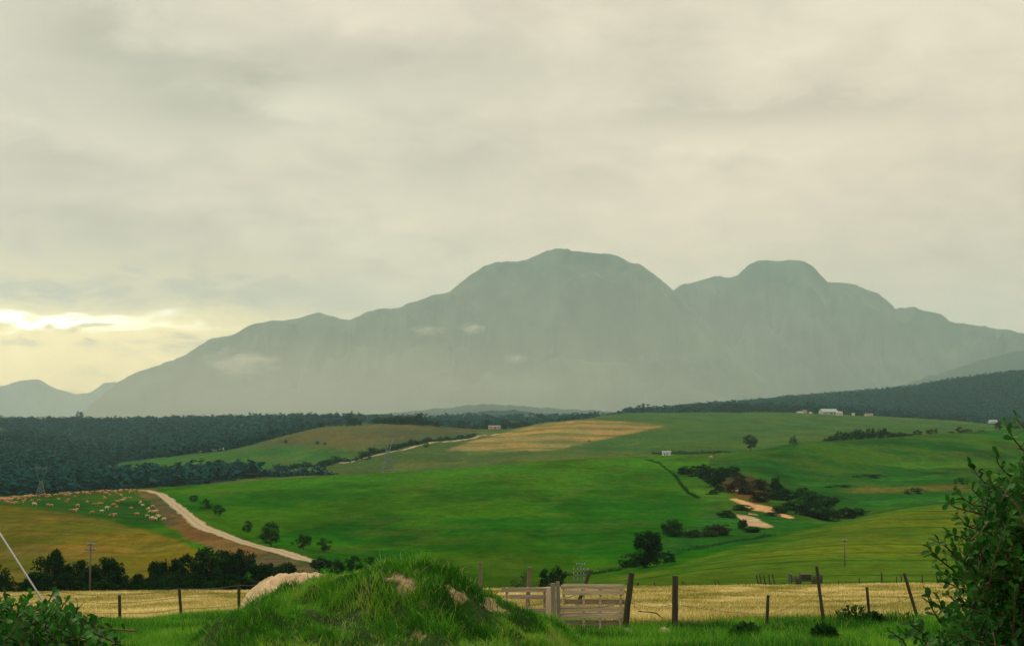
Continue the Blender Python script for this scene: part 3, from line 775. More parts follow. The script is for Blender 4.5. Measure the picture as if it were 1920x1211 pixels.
mo = new_mesh('earth_mound', np.stack([mx_, my_, mz_], 1), np.stack([v, v+1, v+331, v+330], 1), mat=M_SOIL, attrs={'col': mc}); tag(mo, kind='structure')

rng = np.random.default_rng(77)
def grass_tone(x, y, rng, sc=1.0):
    t = .30 + 1.25*(fbm(x/(.5*sc), y/(.5*sc), 3, 101)-.32) + (rng.random(len(x))-.5)*.34
    dead = rng.random(len(x)) < .05 + .12*sstep(.55, .7, fbm(x/(.45*sc), y/(.45*sc), 3, 103))
    t = np.clip(t, 0, .88); t[dead] = rng.uniform(.86, 1, dead.sum()); return t
n = 230000
bx = rng.uniform(-5.2, 1.8, n); by = rng.uniform(10.6, 16.6, n); bz = M(bx, by)
hm = bz - H(bx, by); keep = hm > .05; keep &= (by < MY + 1.3)
bx, by, bz = bx[keep], by[keep], bz[keep]
bb_ = bare_amount(bx, by, bz); den_ = sstep(.26, .42, fbm(bx/.30, by/.30, 4, 66) + .04)
k = rng.random(len(bx)) < (1-.86*bb_)*(.18+.82*den_)
bx, by, bz = bx[k], by[k], bz[k]
hh = (.03 + .21*np.clip(fbm(bx/.32, by/.32, 3, 52)-.22, 0, 1) * (.5 + rng.random(len(bx)))) * (.75+.5*rng.random(len(bx)))
long = rng.random(len(bx)) < .03; hh[long] *= 1.7
V, T, tn = blades(np.stack([bx, by, bz-.01], 1), .75, hh, np.full(len(bx), .0065)*(.7+.7*rng.random(len(bx))), rng, grass_tone(bx, by, rng))
tag(new_mesh('grass', V, T, mat=M_GRASS, smooth=False, attrs={'tone': tn}), 'tufted green grass growing over the earth mound', 'grass', kind='stuff')

# bank in front of and around the fence
def wheat_front(x, y): return np.interp(x/np.maximum(y, 4), agrid, KY[3]) + (fbm(x/3, y/3, 3, 8)-.5)*5
def scatter(n, y0, y1, p, rng, amax=.40):
    y = (rng.random(n)*(y1**p - y0**p) + y0**p)**(1/p); x = rng.uniform(-amax, amax, n)*y; return x, y
bx, by = scatter(330000, 14.5, 48, 1.0, rng)
k = by < wheat_front(bx, by) + rng.normal(0, .6, len(bx)); bx, by = bx[k], by[k]; bz = H(bx, by)
k = ~((bx > -5) & (bx < 1.7) & (by < 18)) | (M(bx, np.minimum(by, 18)) < bz + .03); bx, by, bz = bx[k], by[k], bz[k]
hh = (.09 + .26*fbm(bx/1.2, by/1.2, 3, 58)**1.2)*(.6+.7*rng.random(len(bx)))*(1+.25*sstep(20, 40, by))
V, T, tn = blades(np.stack([bx, by, bz-.02], 1), .55, hh, .0075*(by/20)*(.7+.7*rng.random(len(bx))), rng, np.clip(grass_tone(bx, by, rng, 2.2)-.06, 0, 1), 2)
tag(new_mesh('grass', V, T, mat=M_GRASS, smooth=False, attrs={'tone': tn}), 'lush green grass along the fence line and foreground bank', 'grass', kind='stuff')
bx, by = scatter(300000, 26, 150, .9, rng)
ed = np.interp(bx/by, agrid, KY[5]); wf = wheat_front(bx, by)
k = (by > wf - 1) & (by < ed + 1); bx, by = bx[k], by[k]; bz = H(bx, by)
hh = (.07 + .30*fbm(bx/2.2, by/1.6, 4, 88)**1.4)*(.6+.7*rng.random(len(bx)))
tw = .30 + 1.5*(fbm(bx/3, by/6, 4, 89)-.36) + (rng.random(len(bx))-.5)*.5
gr = sstep(6, -1, by - wheat_front(bx, by))*.5; tw -= gr
V, T, tn = blades(np.stack([bx, by, bz-.02], 1), .7, hh, .012*(by/30)*(.7+.7*rng.random(len(bx))), rng, np.clip(tw, 0, 1), 2)
tag(new_mesh('dry_grass', V, T, mat=M_WHEAT, smooth=False, attrs={'tone': tn}), 'pale yellow dry grass filling the strip of field behind the fence', 'dry grass', kind='stuff')

# sand heap behind the mound
SY = 16.6
SC = [(420,1250),(440,1190),(458,1130),(470,1110),(490,1096),(512,1084),(540,1076),(565,1073),(590,1075),(612,1080),(640,1100),(680,1150),(740,1230)]
sa, se = ray([c[0] for c in SC], [c[1] for c in SC])
u = np.linspace(-3.45, -1.2, 150); w = np.linspace(SY-1.6, SY+1.6, 120); U_, W_ = np.meshgrid(u, w); ux, uy = U_.ravel(), W_.ravel()
tp = pchip(sa*SY, se*SY, ux); hg = np.maximum(tp - H(ux, np.full_like(ux, SY)), -.1)
uz = H(ux, uy) - .15 + (hg+.15)*np.exp(-np.abs((uy-SY)/1.15)**2.3) + (fbm(ux/.28, uy/.28, 6, 9, .7)-.5)*.30*(.45+.55*(1-np.exp(-((uy-SY)/.35)**2))) + (fbm(ux/.07, uy/.07, 3, 19)-.5)*.045
M_SAND, _nt, _b = mat_new('pale_sand'); _n = noise_node(_nt, geo_pos(_nt), 5, 8, .7); _n2 = noise_node(_nt, geo_pos(_nt), 45, 4, .6)
_nt.links.new(mixcol(_nt, ((_n-.32)*2.6).clamp(), (.26,.18,.10), (.62,.48,.31)), _b.inputs['Base Color'])
_bp = _nt.nodes.new('ShaderNodeBump'); _bp.inputs['Distance'].default_value = .03; _bp.inputs['Strength'].default_value = .8; _nt.links.new((_n + _n2*.5).v, _bp.inputs['Height']); _nt.links.new(_bp.outputs[0], _b.inputs['Normal'])
i, j = np.meshgrid(np.arange(119), np.arange(149), indexing='ij'); v = (i*150+j).ravel()
so = new_mesh('sand_heap', np.stack([ux, uy, uz], 1), np.stack([v, v+1, v+151, v+150], 1), mat=M_SAND); tag(so, 'rounded heap of pale bare sand behind the grassy mound', 'sand heap')
# ------------------------------------------------------------------ trees that can be told apart
ROWG = 'dark trees along the stream behind the dry grass'
for k_, (px, top, w, D, kd, lb) in enumerate([
    (-8,1058,58,195,'round','dark tree cut off by the left edge of the picture, behind the bush'),
    (45,1090,60,200,'ragged','low dark bushy tree between the left edge tree and the tallest round one'),
    (95,1031,70,190,'round','tall round-headed dark tree left of the utility pole'),
    (70,1072,60,184,'ragged','low tree at the left foot of the tall round-headed one'),
    (122,1074,56,186,'ragged','low tree at the right foot of the tall round-headed one'),
    (148,1056,50,200,'ragged','middling dark tree just left of the utility pole'),
    (196,1048,66,194,'round','broad domed dark tree just right of the utility pole'),
    (232,1080,44,202,'ragged','small tree in the low gap of the tree row right of the utility pole'),
    (262,1074,44,205,'ragged','small dark tree at the right side of the gap in the row'),
    (294,1053,54,200,'ragged','dark tree where the row rises again right of the gap'),
    (326,1043,56,192,'round','dark tree left of the broadest crown in the row'),
    (376,1030,86,200,'wide','broadest dark crown in the middle of the row right of the gap'),
    (420,1038,54,205,'ragged','dark tree right of the broadest crown in the row'),
    (455,1030,56,212,'ragged','dark tree with a lumpy top beside the brown dirt bank'),
    (360,1075,70,186,'ragged','low dark tree below the broadest crown'),
    (440,1076,80,190,'ragged','low spreading dark tree near the left end of the sand heap'),
    (495,1056,58,205,'ragged','low brownish-green tree above the left end of the sand heap'),
    (535,1056,56,203,'ragged','low dark tree above the top of the sand heap'),
    (290,1090,80,188,'wide','low dark undergrowth tree right of the gap'),
    (190,1085,70,185,'wide','low dark undergrowth tree by the foot of the utility pole'),
    ]):
    tree_px(px, 0, top, w*1.1, 0, lb, D=D, group=ROWG, kind=kd, var=k_ % 7, n=6000, clumps=60, leaf=.036, base=.0, depth=None)
for px, top, w, D, lb in [(600,1042,46,238,'dark bush just right of the road end'),(630,1046,40,232,'low dark bush between the road end and the mound top'),
                          (664,1040,30,236,'upright dark bush above the left slope of the mound'),(692,1043,22,238,'small dark bush closest to the top of the mound')]:
    tree_px(px, 0, top, w, 0, lb, D=D, group='bushes right of the road end', kind='ragged', var=int(px) % 5, n=1500, base=.05, name='bush', cat='bush')
for k_, (px, b, top, w, lb) in enumerate([(363,943,928,20,'small round tree beside the dirt road, farthest and leftmost of the seven'),
    (386,955,935,25,'round tree beside the dirt road, second from the far end'),(411,967,945,27,'round tree beside the dirt road, third from the far end'),
    (463,998,975,25,'compact tree beside the dirt road, midway along the seven'),(508,1024,980,42,'largest of the roadside trees, with a grey-green bush at its left foot'),
    (569,1030,997,34,'roadside tree with a visible short trunk, second from the near end'),(608,1035,1008,29,'round tree at the near end of the roadside row')]):
    tree_px(px, b, top, w, 225, lb, group='trees along the dirt road', kind=['round','wide','round','round','round','wide','round'][k_], var=k_+1, n=2000, mat=M_LEAF_MID, leaf=.040, base=.14)
tree_px(498, 1018, 995, 36, 225, 'grey-green bush at the left foot of the largest roadside tree', kind='ragged', n=1500, mat=M_LEAF_OLIVE, base=.03, name='bush', cat='bush')
tree_px(547, 1022, 1014, 11, 225, 'tiny bush left of the roadside tree with the visible trunk', kind='round', n=500, base=.03, name='bush', cat='bush')
tree_px(1407, 844, 816, 29, 600, 'lone round tree casting a shadow on the right-hand green hill', kind='round', var=3, n=2200, mat=M_LEAF_MID, base=.16)
tree_px(1489, 833, 818, 19, 600, 'small lone tree on the green hill right of the round lone tree', kind='wide', var=2, n=1400, mat=M_LEAF_MID, base=.12)
tree_px(1213, 1064, 994, 62, 215, 'big dark ragged tree standing alone at the foot of the green field', kind='ragged', var=6, n=6000, clumps=50, leaf=.034, base=.06)
tree_px(1186, 1062, 1036, 52, 215, 'low dark bush at the left foot of the big ragged tree', kind='wide', var=2, n=1600, base=.0, name='bush', cat='bush')
tree_px(1250, 1054, 1031, 38, 215, 'low dark bush at the right foot of the big ragged tree', kind='wide', var=3, n=1600, base=.0, name='bush', cat='bush')
tree_px(1023, 0, 1066, 34, 0, 'dark round bush in the hollow above the left pallet', D=192, kind='round', var=1, n=1800, base=.04, name='bush', cat='bush')
tree_px(1046, 0, 1061, 36, 0, 'taller dark bush in the hollow above the gate post', D=197, kind='ragged', var=4, n=1800, base=.04, name='bush', cat='bush')
tree_px(978, 0, 1074, 40, 0, 'thin grey-brown bush left of the two dark ones above the left pallet', D=190, kind='ragged', var=5, n=420, mat=M_LEAF_OLIVE, base=.02, name='bush', cat='bush')
# knoll trees
for k_, (px, b, t_, w, D, lb) in enumerate([(601,804,790,18,1520,'small dark tree at the left shoulder of the brown hill'),
    (661,797,780,26,1585,'round dark tree left of the hilltop copse, with a taller slim one behind it'),(659,785,770,11,2050,'slim tree standing beyond the round one on the hilltop'),
    (674,797,788,10,1585,'little bush at the right side of the round hilltop tree')]):
    tree_px(px, b, t_, w, 0, lb, D=D, kind='round', var=k_, n=900, base=.03, leaf=.06)
for k_, (px, t_, w) in enumerate([(702,786,24),(716,781,24),(733,782,26),(748,780,26),(762,783,24),(776,780,24),(786,775,18),(796,785,22),(806,790,22),(818,792,20),(727,786,26),(757,787,28),(785,787,28)]):
    tree_px(px, 0, t_-1, w*1.1, 0, 'dark tree in the copse crowning the brown hill', D=1640 + (k_ % 3)*12, group='copse on the brown hilltop', kind='round' if k_ % 2 else 'ragged', var=k_ % 5, n=900, base=.0, leaf=.06)
for k_, (px, t_, w, D, lb) in enumerate([(865,788,18,1720,'single small tree between the two hilltop copses'),(889,797,20,1740,'low tree left of the pale farmhouse'),(912,788,22,1790,'tree behind the left end of the pale farmhouse'),
    (946,787,24,1800,'tree over the right end of the pale farmhouse'),(962,792,26,1790,'low tree right of the pale farmhouse'),(978,789,22,1800,'tree second from the right in the farmhouse group'),(988,791,16,1800,'rightmost tree of the farmhouse group'),(930,806,12,1720,'small tree in front of the pale farmhouse')]):
    tree_px(px, 0, t_, w, 0, lb, D=D, kind='round', var=k_ % 5, n=800, base=.0, leaf=.06)
for px, t_, w, D in [(1276,768,18,2420),(1292,762,22,2420),(1283,766,22,2425)]:
    tree_px(px, 0, t_, w, 0, 'dark tree in the small clump on the skyline of the far green field', D=D, group='skyline clump', kind='round', var=1, n=700, base=.0, leaf=.06)
for k_ in range(16):
    px = 1340 + k_*9.5
    tree_px(px, 0, [764,760,754,752,755,757,757,759,761,759,761,762,760,763,764,765][k_], 20, 0, 'dark tree in the belt behind the far field left of the barn', D=2425 + (k_ % 3)*14, group='tree belt left of the barn', kind='round' if k_ % 2 else 'ragged', var=k_ % 5, n=700, base=.0, leaf=.06)
for k_, (px, t_, w) in enumerate([(1551,819,16),(1563,812,18),(1574,808,16),(1585,808,18),(1597,808,20),(1610,803,22),(1622,803,22),(1634,803,22),(1646,804,22),(1658,804,22),(1669,806,22),(1681,809,20),(1693,811,18),(1705,812,18)]):
    p_cr = float(np.interp(ray(px, 820)[0], agrid, KY[11]))
    tree_px(px, 0, t_, w*1.15, 0, 'dark tree in the long dense copse behind the right-hand green hill', D=p_cr + 38, group='long copse', kind='round' if k_ % 2 else 'wide', var=k_ % 5, n=900, base=.0, leaf=.055)
for k_, (px, t_, w, lb) in enumerate([(1721,806,18,'round tree right after the long copse on the hill crest'),(1743,804,18,'second round tree right of the long copse'),(1755,803,7,'tiny bush right of the two round crest trees'),
    (1784,808,14,'low bush left of the crest tree near the right edge'),(1800,800,16,'crest tree with low hedge at its right'),(1814,804,20,'low hedge tree on the crest near the right edge'),(1840,806,22,'flat hedge bush on the crest'),(1873,790,18,'round brownish tree on the crest near the right edge'),(1905,797,26,'dark bush on the crest beside the foreground shrub')]):
    p_cr = float(np.interp(ray(px, 810)[0], agrid, KY[11]))
    tree_px(px, 0, t_, w, 0, lb, D=p_cr + 10, kind='round', var=k_ % 5, n=800, base=.02, leaf=.06, mat=M_LEAF_OLIVE if px == 1873 else M_LEAF_DARK)
tree_px(1692, 823, 815, 7, 600, 'tiny bush on the slope below the long copse', kind='cone', n=300, name='bush', cat='bush', base=0)
for k_, (px, b, t_, w, D, lb) in enumerate([(428,846,826,16,1400,'dark tree beside the white cottages on the left'),(348,852,838,22,1440,'dark tree left of the white cottages'),(335,856,842,18,1420,'second dark tree left of the white cottages'),
    (148,786,772,17,3050,'single round tree standing above the forest skyline at the left'),(468,785,773,9,3050,'slim tree above the forest skyline'),(476,786,774,9,3060,'slim tree right beside the other slim one on the forest skyline'),(632,780,772,12,2900,'small tree on the hazy skyline left of the hilltop')]):
    tree_px(px, b, t_, w, 0, lb, D=D, kind='round', var=k_ % 5, n=600, base=.05, leaf=.07, mat=M_LEAF_FOREST)
# gully bushes
for k_, (px, b, w, h, mt, lb) in enumerate([
    (1285,889,28,12,'d','low dark bush at the upper left end of the gully'),(1304,893,28,16,'d','dark bush second from the upper left end of the gully'),
    (1326,897,32,22,'d','dark gully bush with a white animal in front'),(1341,912,36,26,'d','darkest dense bush in the upper gully'),
    (1353,893,26,17,'d','rounded bush behind the white animals in the gully'),(1373,893,28,16,'d','rounded bush at the upper right rim of the gully'),
    (1388,905,28,12,'r','reddish brown scrub at the top of the bare gully side'),(1375,922,34,16,'r','reddish brown scrub right of the darkest gully bush'),
    (1402,926,38,18,'r','reddish brown scrub in the middle of the gully'),(1425,918,34,16,'r','reddish brown scrub left of the pointed gully tree'),
    (1425,940,34,16,'r','reddish brown scrub just above the upper sand track'),(1336,927,20,8,'d','low dark bush on the grass left of the brown scrub'),
    (1349,922,18,10,'d','small dark bush below the darkest gully bush'),(1456,922,27,27,'c','pointed dark tree in the middle of the gully'),
    (1448,936,34,18,'d','dark bush below the pointed gully tree'),(1474,938,34,18,'d','dark bush right below the pointed gully tree'),
    (1502,936,34,18,'m','rounded bush at the top of the lower gully thicket'),(1525,944,38,20,'m','rounded bush in the back of the lower gully thicket'),
    (1552,950,38,18,'m','rounded bush at the back right of the lower gully thicket'),(1490,956,40,18,'m','bush just right of the upper sand track'),
    (1518,966,44,20,'d','dense dark bush in the front of the lower gully thicket'),(1548,974,48,18,'d','dense dark bush at the near edge of the gully thicket'),
    (1582,970,42,16,'d','dark bush toward the right tip of the gully thicket'),(1610,966,30,12,'d','last low dark bush at the right tip of the gully'),
    (1465,962,30,12,'m','low bush on the lower side of the upper sand track'),(1393,956,34,9,'m','flat bush between the two sand tracks'),
    (1362,970,28,11,'d','dark bush left of the lower sand track'),(1392,994,14,20,'d','narrow dark bush on the near side of the lower sand track'),
    (1412,997,32,9,'d','low dark bush along the near edge of the lower sand track'),(1448,966,26,7,'m','low bush between the tracks at their right ends'),
    (1264,1006,36,26,'m','large rounded bush above the brown bare patch'),(1254,1000,24,20,'m','bush at the left shoulder of the large rounded one'),
    (1298,1006,34,12,'o','low olive bush right of the large rounded one'),(1350,1003,44,18,'o','grey-olive bush in the middle of the lower slope'),
    (1328,1005,30,12,'o','low olive bush left of the grey-olive one')]):
    kd = 'cone' if mt == 'c' else ('ragged' if k_ % 3 == 0 else 'wide')
    tree_px(px, b, b-h*1.2, w*1.2, 300, lb, kind=kd, var=k_ % 5, n=2400, clumps=44, mat={'d': M_LEAF_DARK, 'c': M_LEAF_DARK, 'r': M_LEAF_RUST, 'm': M_LEAF_MID, 'o': M_LEAF_OLIVE}[mt], name='bush' if mt != 'c' else 'tree', cat='bush' if mt != 'c' else 'tree', base=0, leaf=.05)
for px, py, w, h, lb in [(1628,894,62,5,'low dark strip of brush on the far right-hand slope'),(1575,912,56,4,'thin dark line of brush above the gully thicket'),(1715,924,40,8,'low dark brush beside the bare pinkish patch'),(1800,905,24,8,'low brush patch left of the foreground shrub')]:
    p = hit(px, py+2, 480); tree(p - Vector((0,0,.15)), h/F*p.y*1.5, w/F*p.y, lb, kind='wide', var=2, n=900, base=0, name='bush', cat='bush', depth=h/F*p.y*2, rz=0.)
# hedge line beside the far road and along the field corner
def hedge(name, label, pts, D0, h, w, n, seed, mat, D1=None):
    rng = np.random.default_rng(seed); P = [hit(px, py, D0) for px, py in pts]
    t = rng.uniform(0, len(P)-1, n); x = np.interp(t, range(len(P)), [p.x for p in P]); y = np.interp(t, range(len(P)), [p.y for p in P])
    lump = .12 + 2.6*np.clip(fbm(t*9, t*0, 3, seed)-.36, 0, 1); x = x + rng.normal(0, w*.4, n); y = y + rng.normal(0, w*.4, n)
    z = H(x, y) + rng.random(n)*h*lump; q, f = leaf_quads(np.stack([x, y, z], 1), h*.22, rng)
    o = new_mesh(name, q, f, mat=mat, smooth=False, attrs={'tone': np.repeat(rng.random(n), 4)}); return tag(o, label, 'hedge')
hedge('hedge', 'dark hedge running along the upper side of the far pale road', [(520,884),(560,882),(610,873),(650,866),(700,851),(740,842),(790,831),(840,824),(890,817)], 1050, 4.0, 4.5, 9000, 3, M_LEAF_DARK)
hedge('hedge', 'thin dark brush line running down the diagonal field corner', [(1212,862),(1235,868),(1262,888),(1275,905),(1287,921),(1310,940)], 500, 1.1, 1.0, 2600, 4, M_LEAF_DARK)
hedge('hedge', 'low dark brush along the stream line below the sand tracks', [(1050,1078),(1110,1076),(1165,1068),(1290,1032),(1360,1018),(1410,1011),(1450,1003)], 215, .7, 1.5, 3600, 6, M_LEAF_MID)
hedge('hedge', 'dark hedge at the foot of the green wedge field on the left', [(300,900),(360,899),(420,896),(470,891),(495,892),(540,893),(620,890)], 900, 6.0, 6.0, 5200, 7, M_LEAF_FOREST)
hedge('hedge', 'dark hedge between the shed and the lone tree on the hill', [(1222,851),(1255,851),(1290,851),(1330,850),(1370,848)], 870, 2.2, 3.0, 2400, 8, M_LEAF_OLIVE)
tree_px(1250, 0, 841, 15, 0, 'small dark bush behind the pale shed', D=900, kind='round', n=500, base=0, name='bush', cat='bush')
for px, py, w, lb in [(690,862,14,'small dark bush beside the far pale road, nearer of the pair'),(798,838,13,'small dark bush beside the far pale road, farther of the pair'),(536,831,9,'tiny bush on the brown hillside, leftmost'),(595,833,9,'tiny bush on the brown hillside, middle'),(609,834,7,'tiny bush on the brown hillside, rightmost'),(1105,829,6,'tiny dark bush on the lower edge of the tan field')]:
    tree_px(px, py, py-w*.75, w, 1050, lb, kind='round', n=350, base=0, leaf=.08, name='bush', cat='bush')

# ------------------------------------------------------------------ materials for built things
def wood_material(name, c1, c2, c3, sc=(2, 30, 30)):
    m, nt, b = mat_new(name); tcn = nt.nodes.new('ShaderNodeTexCoord')
    n = noise_node(nt, vmul(nt, tcn.outputs['Object'], sc), 1, 7, .65, .3); n2 = noise_node(nt, tcn.outputs['Object'], 2.6, 4, .6)
    c = mixcol(nt, ((n-.3)*2.4).clamp(), c1, c2); c = mixcol(nt, ((n2-.52)*4).clamp(), c, c3)
    nt.links.new(c, b.inputs['Base Color']); b.inputs['Roughness'].default_value = .9
    bp = nt.nodes.new('ShaderNodeBump'); bp.inputs['Distance'].default_value = .006; bp.inputs['Strength'].default_value = .7
    nt.links.new(n.v, bp.inputs['Height']); nt.links.new(bp.outputs[0], b.inputs['Normal']); return m
M_PALLET = wood_material('weathered_pallet_wood', (.19,.155,.10), (.56,.47,.33), (.36,.31,.225))
M_PALLET2 = wood_material('grey_pallet_wood', (.20,.155,.115), (.37,.30,.23), (.27,.23,.18))
M_POST = wood_material('dark_post_wood', (.015,.017,.010), (.055,.054,.033), (.03,.042,.02), (30, 30, 2))
M_POSTG = wood_material('grey_post_wood', (.10,.095,.075), (.24,.215,.17), (.13,.14,.09), (30, 30, 2))
M_POSTR = wood_material('reddish_post_wood', (.10,.07,.05), (.20,.14,.10), (.12,.09,.06), (30, 30, 2))
M_BOARD = wood_material('bleached_board', (.42,.33,.24), (.58,.47,.35), (.48,.38,.28), (30, 30, 2))
def plain(name, c, rough=.7, metal=0.):
    m, nt, b = mat_new(name); n = noise_node(nt, geo_pos(nt), 3.0, 5, .6)
    nt.links.new(mixcol(nt, n, tuple(x*.78 for x in c), tuple(min(1, x*1.18) for x in c)), b.inputs['Base Color'])
    b.inputs['Roughness'].default_value = rough; b.inputs['Metallic'].default_value = metal; return m
M_INS = plain('insulator_grey', (.27,.31,.31))
M_WIRE = plain('rusty_wire', (.10,.085,.07), .6, .5)
M_STEEL = plain('galvanised_steel', (.36,.39,.42), .5, .3)
M_LATT = plain('pylon_steel', (.12,.15,.15), .6, .2)
M_POLE = plain('weathered_pole', (.10,.095,.08))
M_ROOFD = plain('dull_roof', (.17,.16,.15)); M_BARN = plain('barn_wall', (.26,.29,.29)); M_WHITE = plain('white_wall', (.55,.53,.50)); M_ROOFG = plain('pale_roof', (.25,.29,.29)); M_ROOFR = plain('red_roof', (.22,.10,.08)); M_DARK = plain('dark_opening', (.03,.03,.03))
M_PINK = plain('pinkish_wall', (.42,.31,.26)); M_STONE = plain('pinkish_stone', (.38,.27,.20)); M_STONEG = plain('grey_stone', (.20,.18,.14)); M_SHED = plain('shed_metal', (.45,.50,.54))

# ------------------------------------------------------------------ pallets used as a gate
PD = 25.5; mpp = PD/F
def wp(px, py, dy=0.):     # point on the gate plane
    v = at_depth(px, py, PD); v.y += dy; return v
rg = random.Random(3)
def plank(mb, x0, x1, yc, hpx, dy, th=.022, tilt=0.):
    a, b = wp(x0, yc, dy), wp(x1, yc, dy)
    mb.box((a+b)/2, (b-a).length, th, hpx*mpp, 0, tilt, 0, .006, rg)
g0 = ground_at(1110, PD)
pal = empty('pallet', (wp(1110, 1150).x, PD, g0.z)); tag(pal, 'upright wooden pallet closing the gap between the gate posts', 'pallet')
def child_at(mb, name, mat, par):
    o = mb.build(name, mat, None); o.data.transform(Matrix.Translation(-par.location)); o.parent = par; return o
for x0, x1, yc, h, tl in [(1052,1171,1099.3,8.2,.002),(1054,1170,1109.6,8.4,-.004),(1050,1170,1140.5,9.8,.006),(1048,1170,1152.2,10.2,.002)]:
    mb = MB(); plank(mb, x0, x1, yc, h, -.06, tilt=tl); child_at(mb, 'front_board', M_PALLET, pal)
for x0, x1, yc, h in [(1056,1172,1100,10),(1058,1172,1128.5,9),(1056,1168,1168,10)]:
    mb = MB(); plank(mb, x0, x1, yc, h, .065, tilt=.004); child_at(mb, 'back_board', M_PALLET2, pal)
for x, top, bot in [(1057.5,1096,1178),(1095,1096,1180),(1126,1096,1182),(1164,1096,1184)]:
    mb = MB(); a, b = wp(x, top), wp(x-1, bot); mb.box((a+b)/2, .036, .095, (a-b).length, 0, .012, 0, .005, rg); child_at(mb, 'stringer', M_PALLET, pal)
mb = MB(); plank(mb, 1098, 1166, 1184, 7, -.10, .05); child_at(mb, 'bottom_board', M_PALLET2, pal)
pal2 = empty('pallet', (wp(985, 1130).x, PD+.5, ground_at(985, PD+.5).z)); tag(pal2, 'grey wooden pallet partly hidden behind the mound, left of the round gate post', 'pallet')
for x0, x1, yc, h in [(940,1031,1111,7.5),(955,1031,1124.5,8),(960,1031,1150,8)]:
    mb = MB(); plank(mb, x0, x1, yc, h, .45); child_at(mb, 'front_board', M_PALLET2, pal2)
for x in (950, 990, 1022):
    mb = MB(); a, b = wp(x, 1107, .52), wp(x, 1168, .52); mb.box((a+b)/2, .04, .09, (a-b).length); child_at(mb, 'stringer', M_PALLET2, pal2)
mb = MB(); a, b = wp(1028.5, 1105, .38), wp(1029.5, 1168, .38); mb.box((a+b)/2, 8.6*mpp, .03, (a-b).length, 0, .01, 0, .008, rg)
bo = mb.build('board', M_BOARD); tag(bo, 'upright bleached board leaning against the left side of the round gate post', 'board')

# ------------------------------------------------------------------ fences
def post(mb, px, top, bot, D, r, leanx=0., n=10, sink=.3):
    """a rough round post from its top pixel to the ground below it"""
    t = at_depth(px + leanx, top, D); b = at_depth(px, bot, D); gz = Hf(b.x, b.y)
    d = (t-b); b2 = b - d.normalized()*max(0., (b.z-gz)/max(d.normalized().z, .3) + sink)
    k = 8; pts = [b2.lerp(t, i/(k-1)) for i in range(k)]
    pts = [p + Vector((rg.uniform(-1, 1), rg.uniform(-1, 1), 0))*r*.10 for p in pts]
    mb.tube(pts, [r*(1.06-.1*i/(k-1)) for i in range(k)], n, rough=.12, rng=rg); return t, b2
def wire(mb, a, b, sag=.03, r=.0035, barbs=True):
    a, b = Vector(a), Vector(b); n = 12; L = (b-a).length
    pts = [a.lerp(b, i/n) + Vector((0, 0, -sag*4*(i/n)*(1-i/n) + rg.uniform(-.006, .006))) for i in range(n+1)]
    mb.tube(pts, r, 4)
    if barbs:
        for i in range(int(L/.16)):
            p = a.lerp(b, (i+.5)*.16/L) + Vector((0, 0, -sag*4*((i+.5)*.16/L)*(1-(i+.5)*.16/L)))
            mb.tube([p - Vector((.008, .0, .02)), p + Vector((.008, 0, .02))], r*.8, 3)
def fence_line(label, posts, wires, mat, pname='post', group=None, wr=.0035, barbs=True):
    """posts: (px, top, bottom, D, radius, lean px); wires: heights as fractions from the foot"""
    p0 = at_depth(posts[0][0], posts[0][2], posts[0][3]); e = empty('fence', p0); tag(e, label, 'fence', group)
    ends = []
    for q in posts:
        mb = MB(); m = q[6] if len(q) > 6 else mat; ends.append(post(mb, *q[:6])); child_at(mb, pname, m, e)
    for h in wires:
        mb = MB()
        for (t0, b0), (t1, b1) in zip(ends, ends[1:]):
            wire(mb, b0.lerp(t0, h), b1.lerp(t1, h), rg.uniform(.02, .07), wr, barbs)
        child_at(mb, 'wire', M_WIRE, e)
    return e
fence_line('round and square wooden gate posts with slack wire running right from the pallet', [
    (1038,1093,1170,25.2,.048,-1,M_POSTG),(1048,1090,1172,25.35,.036,-2,M_POSTG),(1172,1073,1182,25.4,.056,12),(1265,1079,1186,25.0,.055,1),(1438,1115,1162,27.5,.032,2),(1543,1061,1158,28.5,.034,-12),(1630,1100,1150,29.5,.030,-5),(1717,1074,1146,30.5,.034,-22),(1830,1095,1150,31.5,.034,3),(1950,1090,1150,32.5,.034,3)],
    [.42,.62], M_POST)
fence_line('slack wire fence on thin dark posts crossing the dry grass at the left', [(-60,1124,1190,40,.05,-3),(108,1106,1182,43,.05,-1,M_POSTG),(225,1115,1171,44,.048,-1),(340,1102,1158,43,.045,-4),(448,1096,1142,42,.045,0),(560,1090,1140,41,.045,1)], [.55,.8,.99], M_POST, wr=.006, barbs=False)
fence_line('line of reddish posts running down behind the mound to the gate', [(901,1054,1110,31,.040,0),(990,1063,1120,29,.042,3),(1096,1068,1098,60,.08,11,M_POST)], [.5], M_POSTR)
# twisted stick hanging in the wires
mb = MB(); pts = [wp(1196,1145,-.05), wp(1214,1146,-.04), wp(1230,1148.5,-.02), wp(1236,1153,0), wp(1243,1159,.02)]; mb.tube(pts, [.009,.011,.013,.010,.005], 6, rough=.3, rng=rg)
tag(mb.build('stick', M_POST, smooth=True), 'dark bent stick hanging in the wire between the two gate posts', 'stick')
mb = MB(); wire(mb, wp(1261,1110), wp(1231,1148), .02, .003, False); wire(mb, wp(1186,1122), wp(1205,1127), .02, .003, False); wire(mb, wp(1186,1131), wp(1214,1146), .05, .003, False)
tag(mb.build('loose_wire', M_WIRE), 'loose wires dangling between the two gate posts and holding the stick', 'wire')
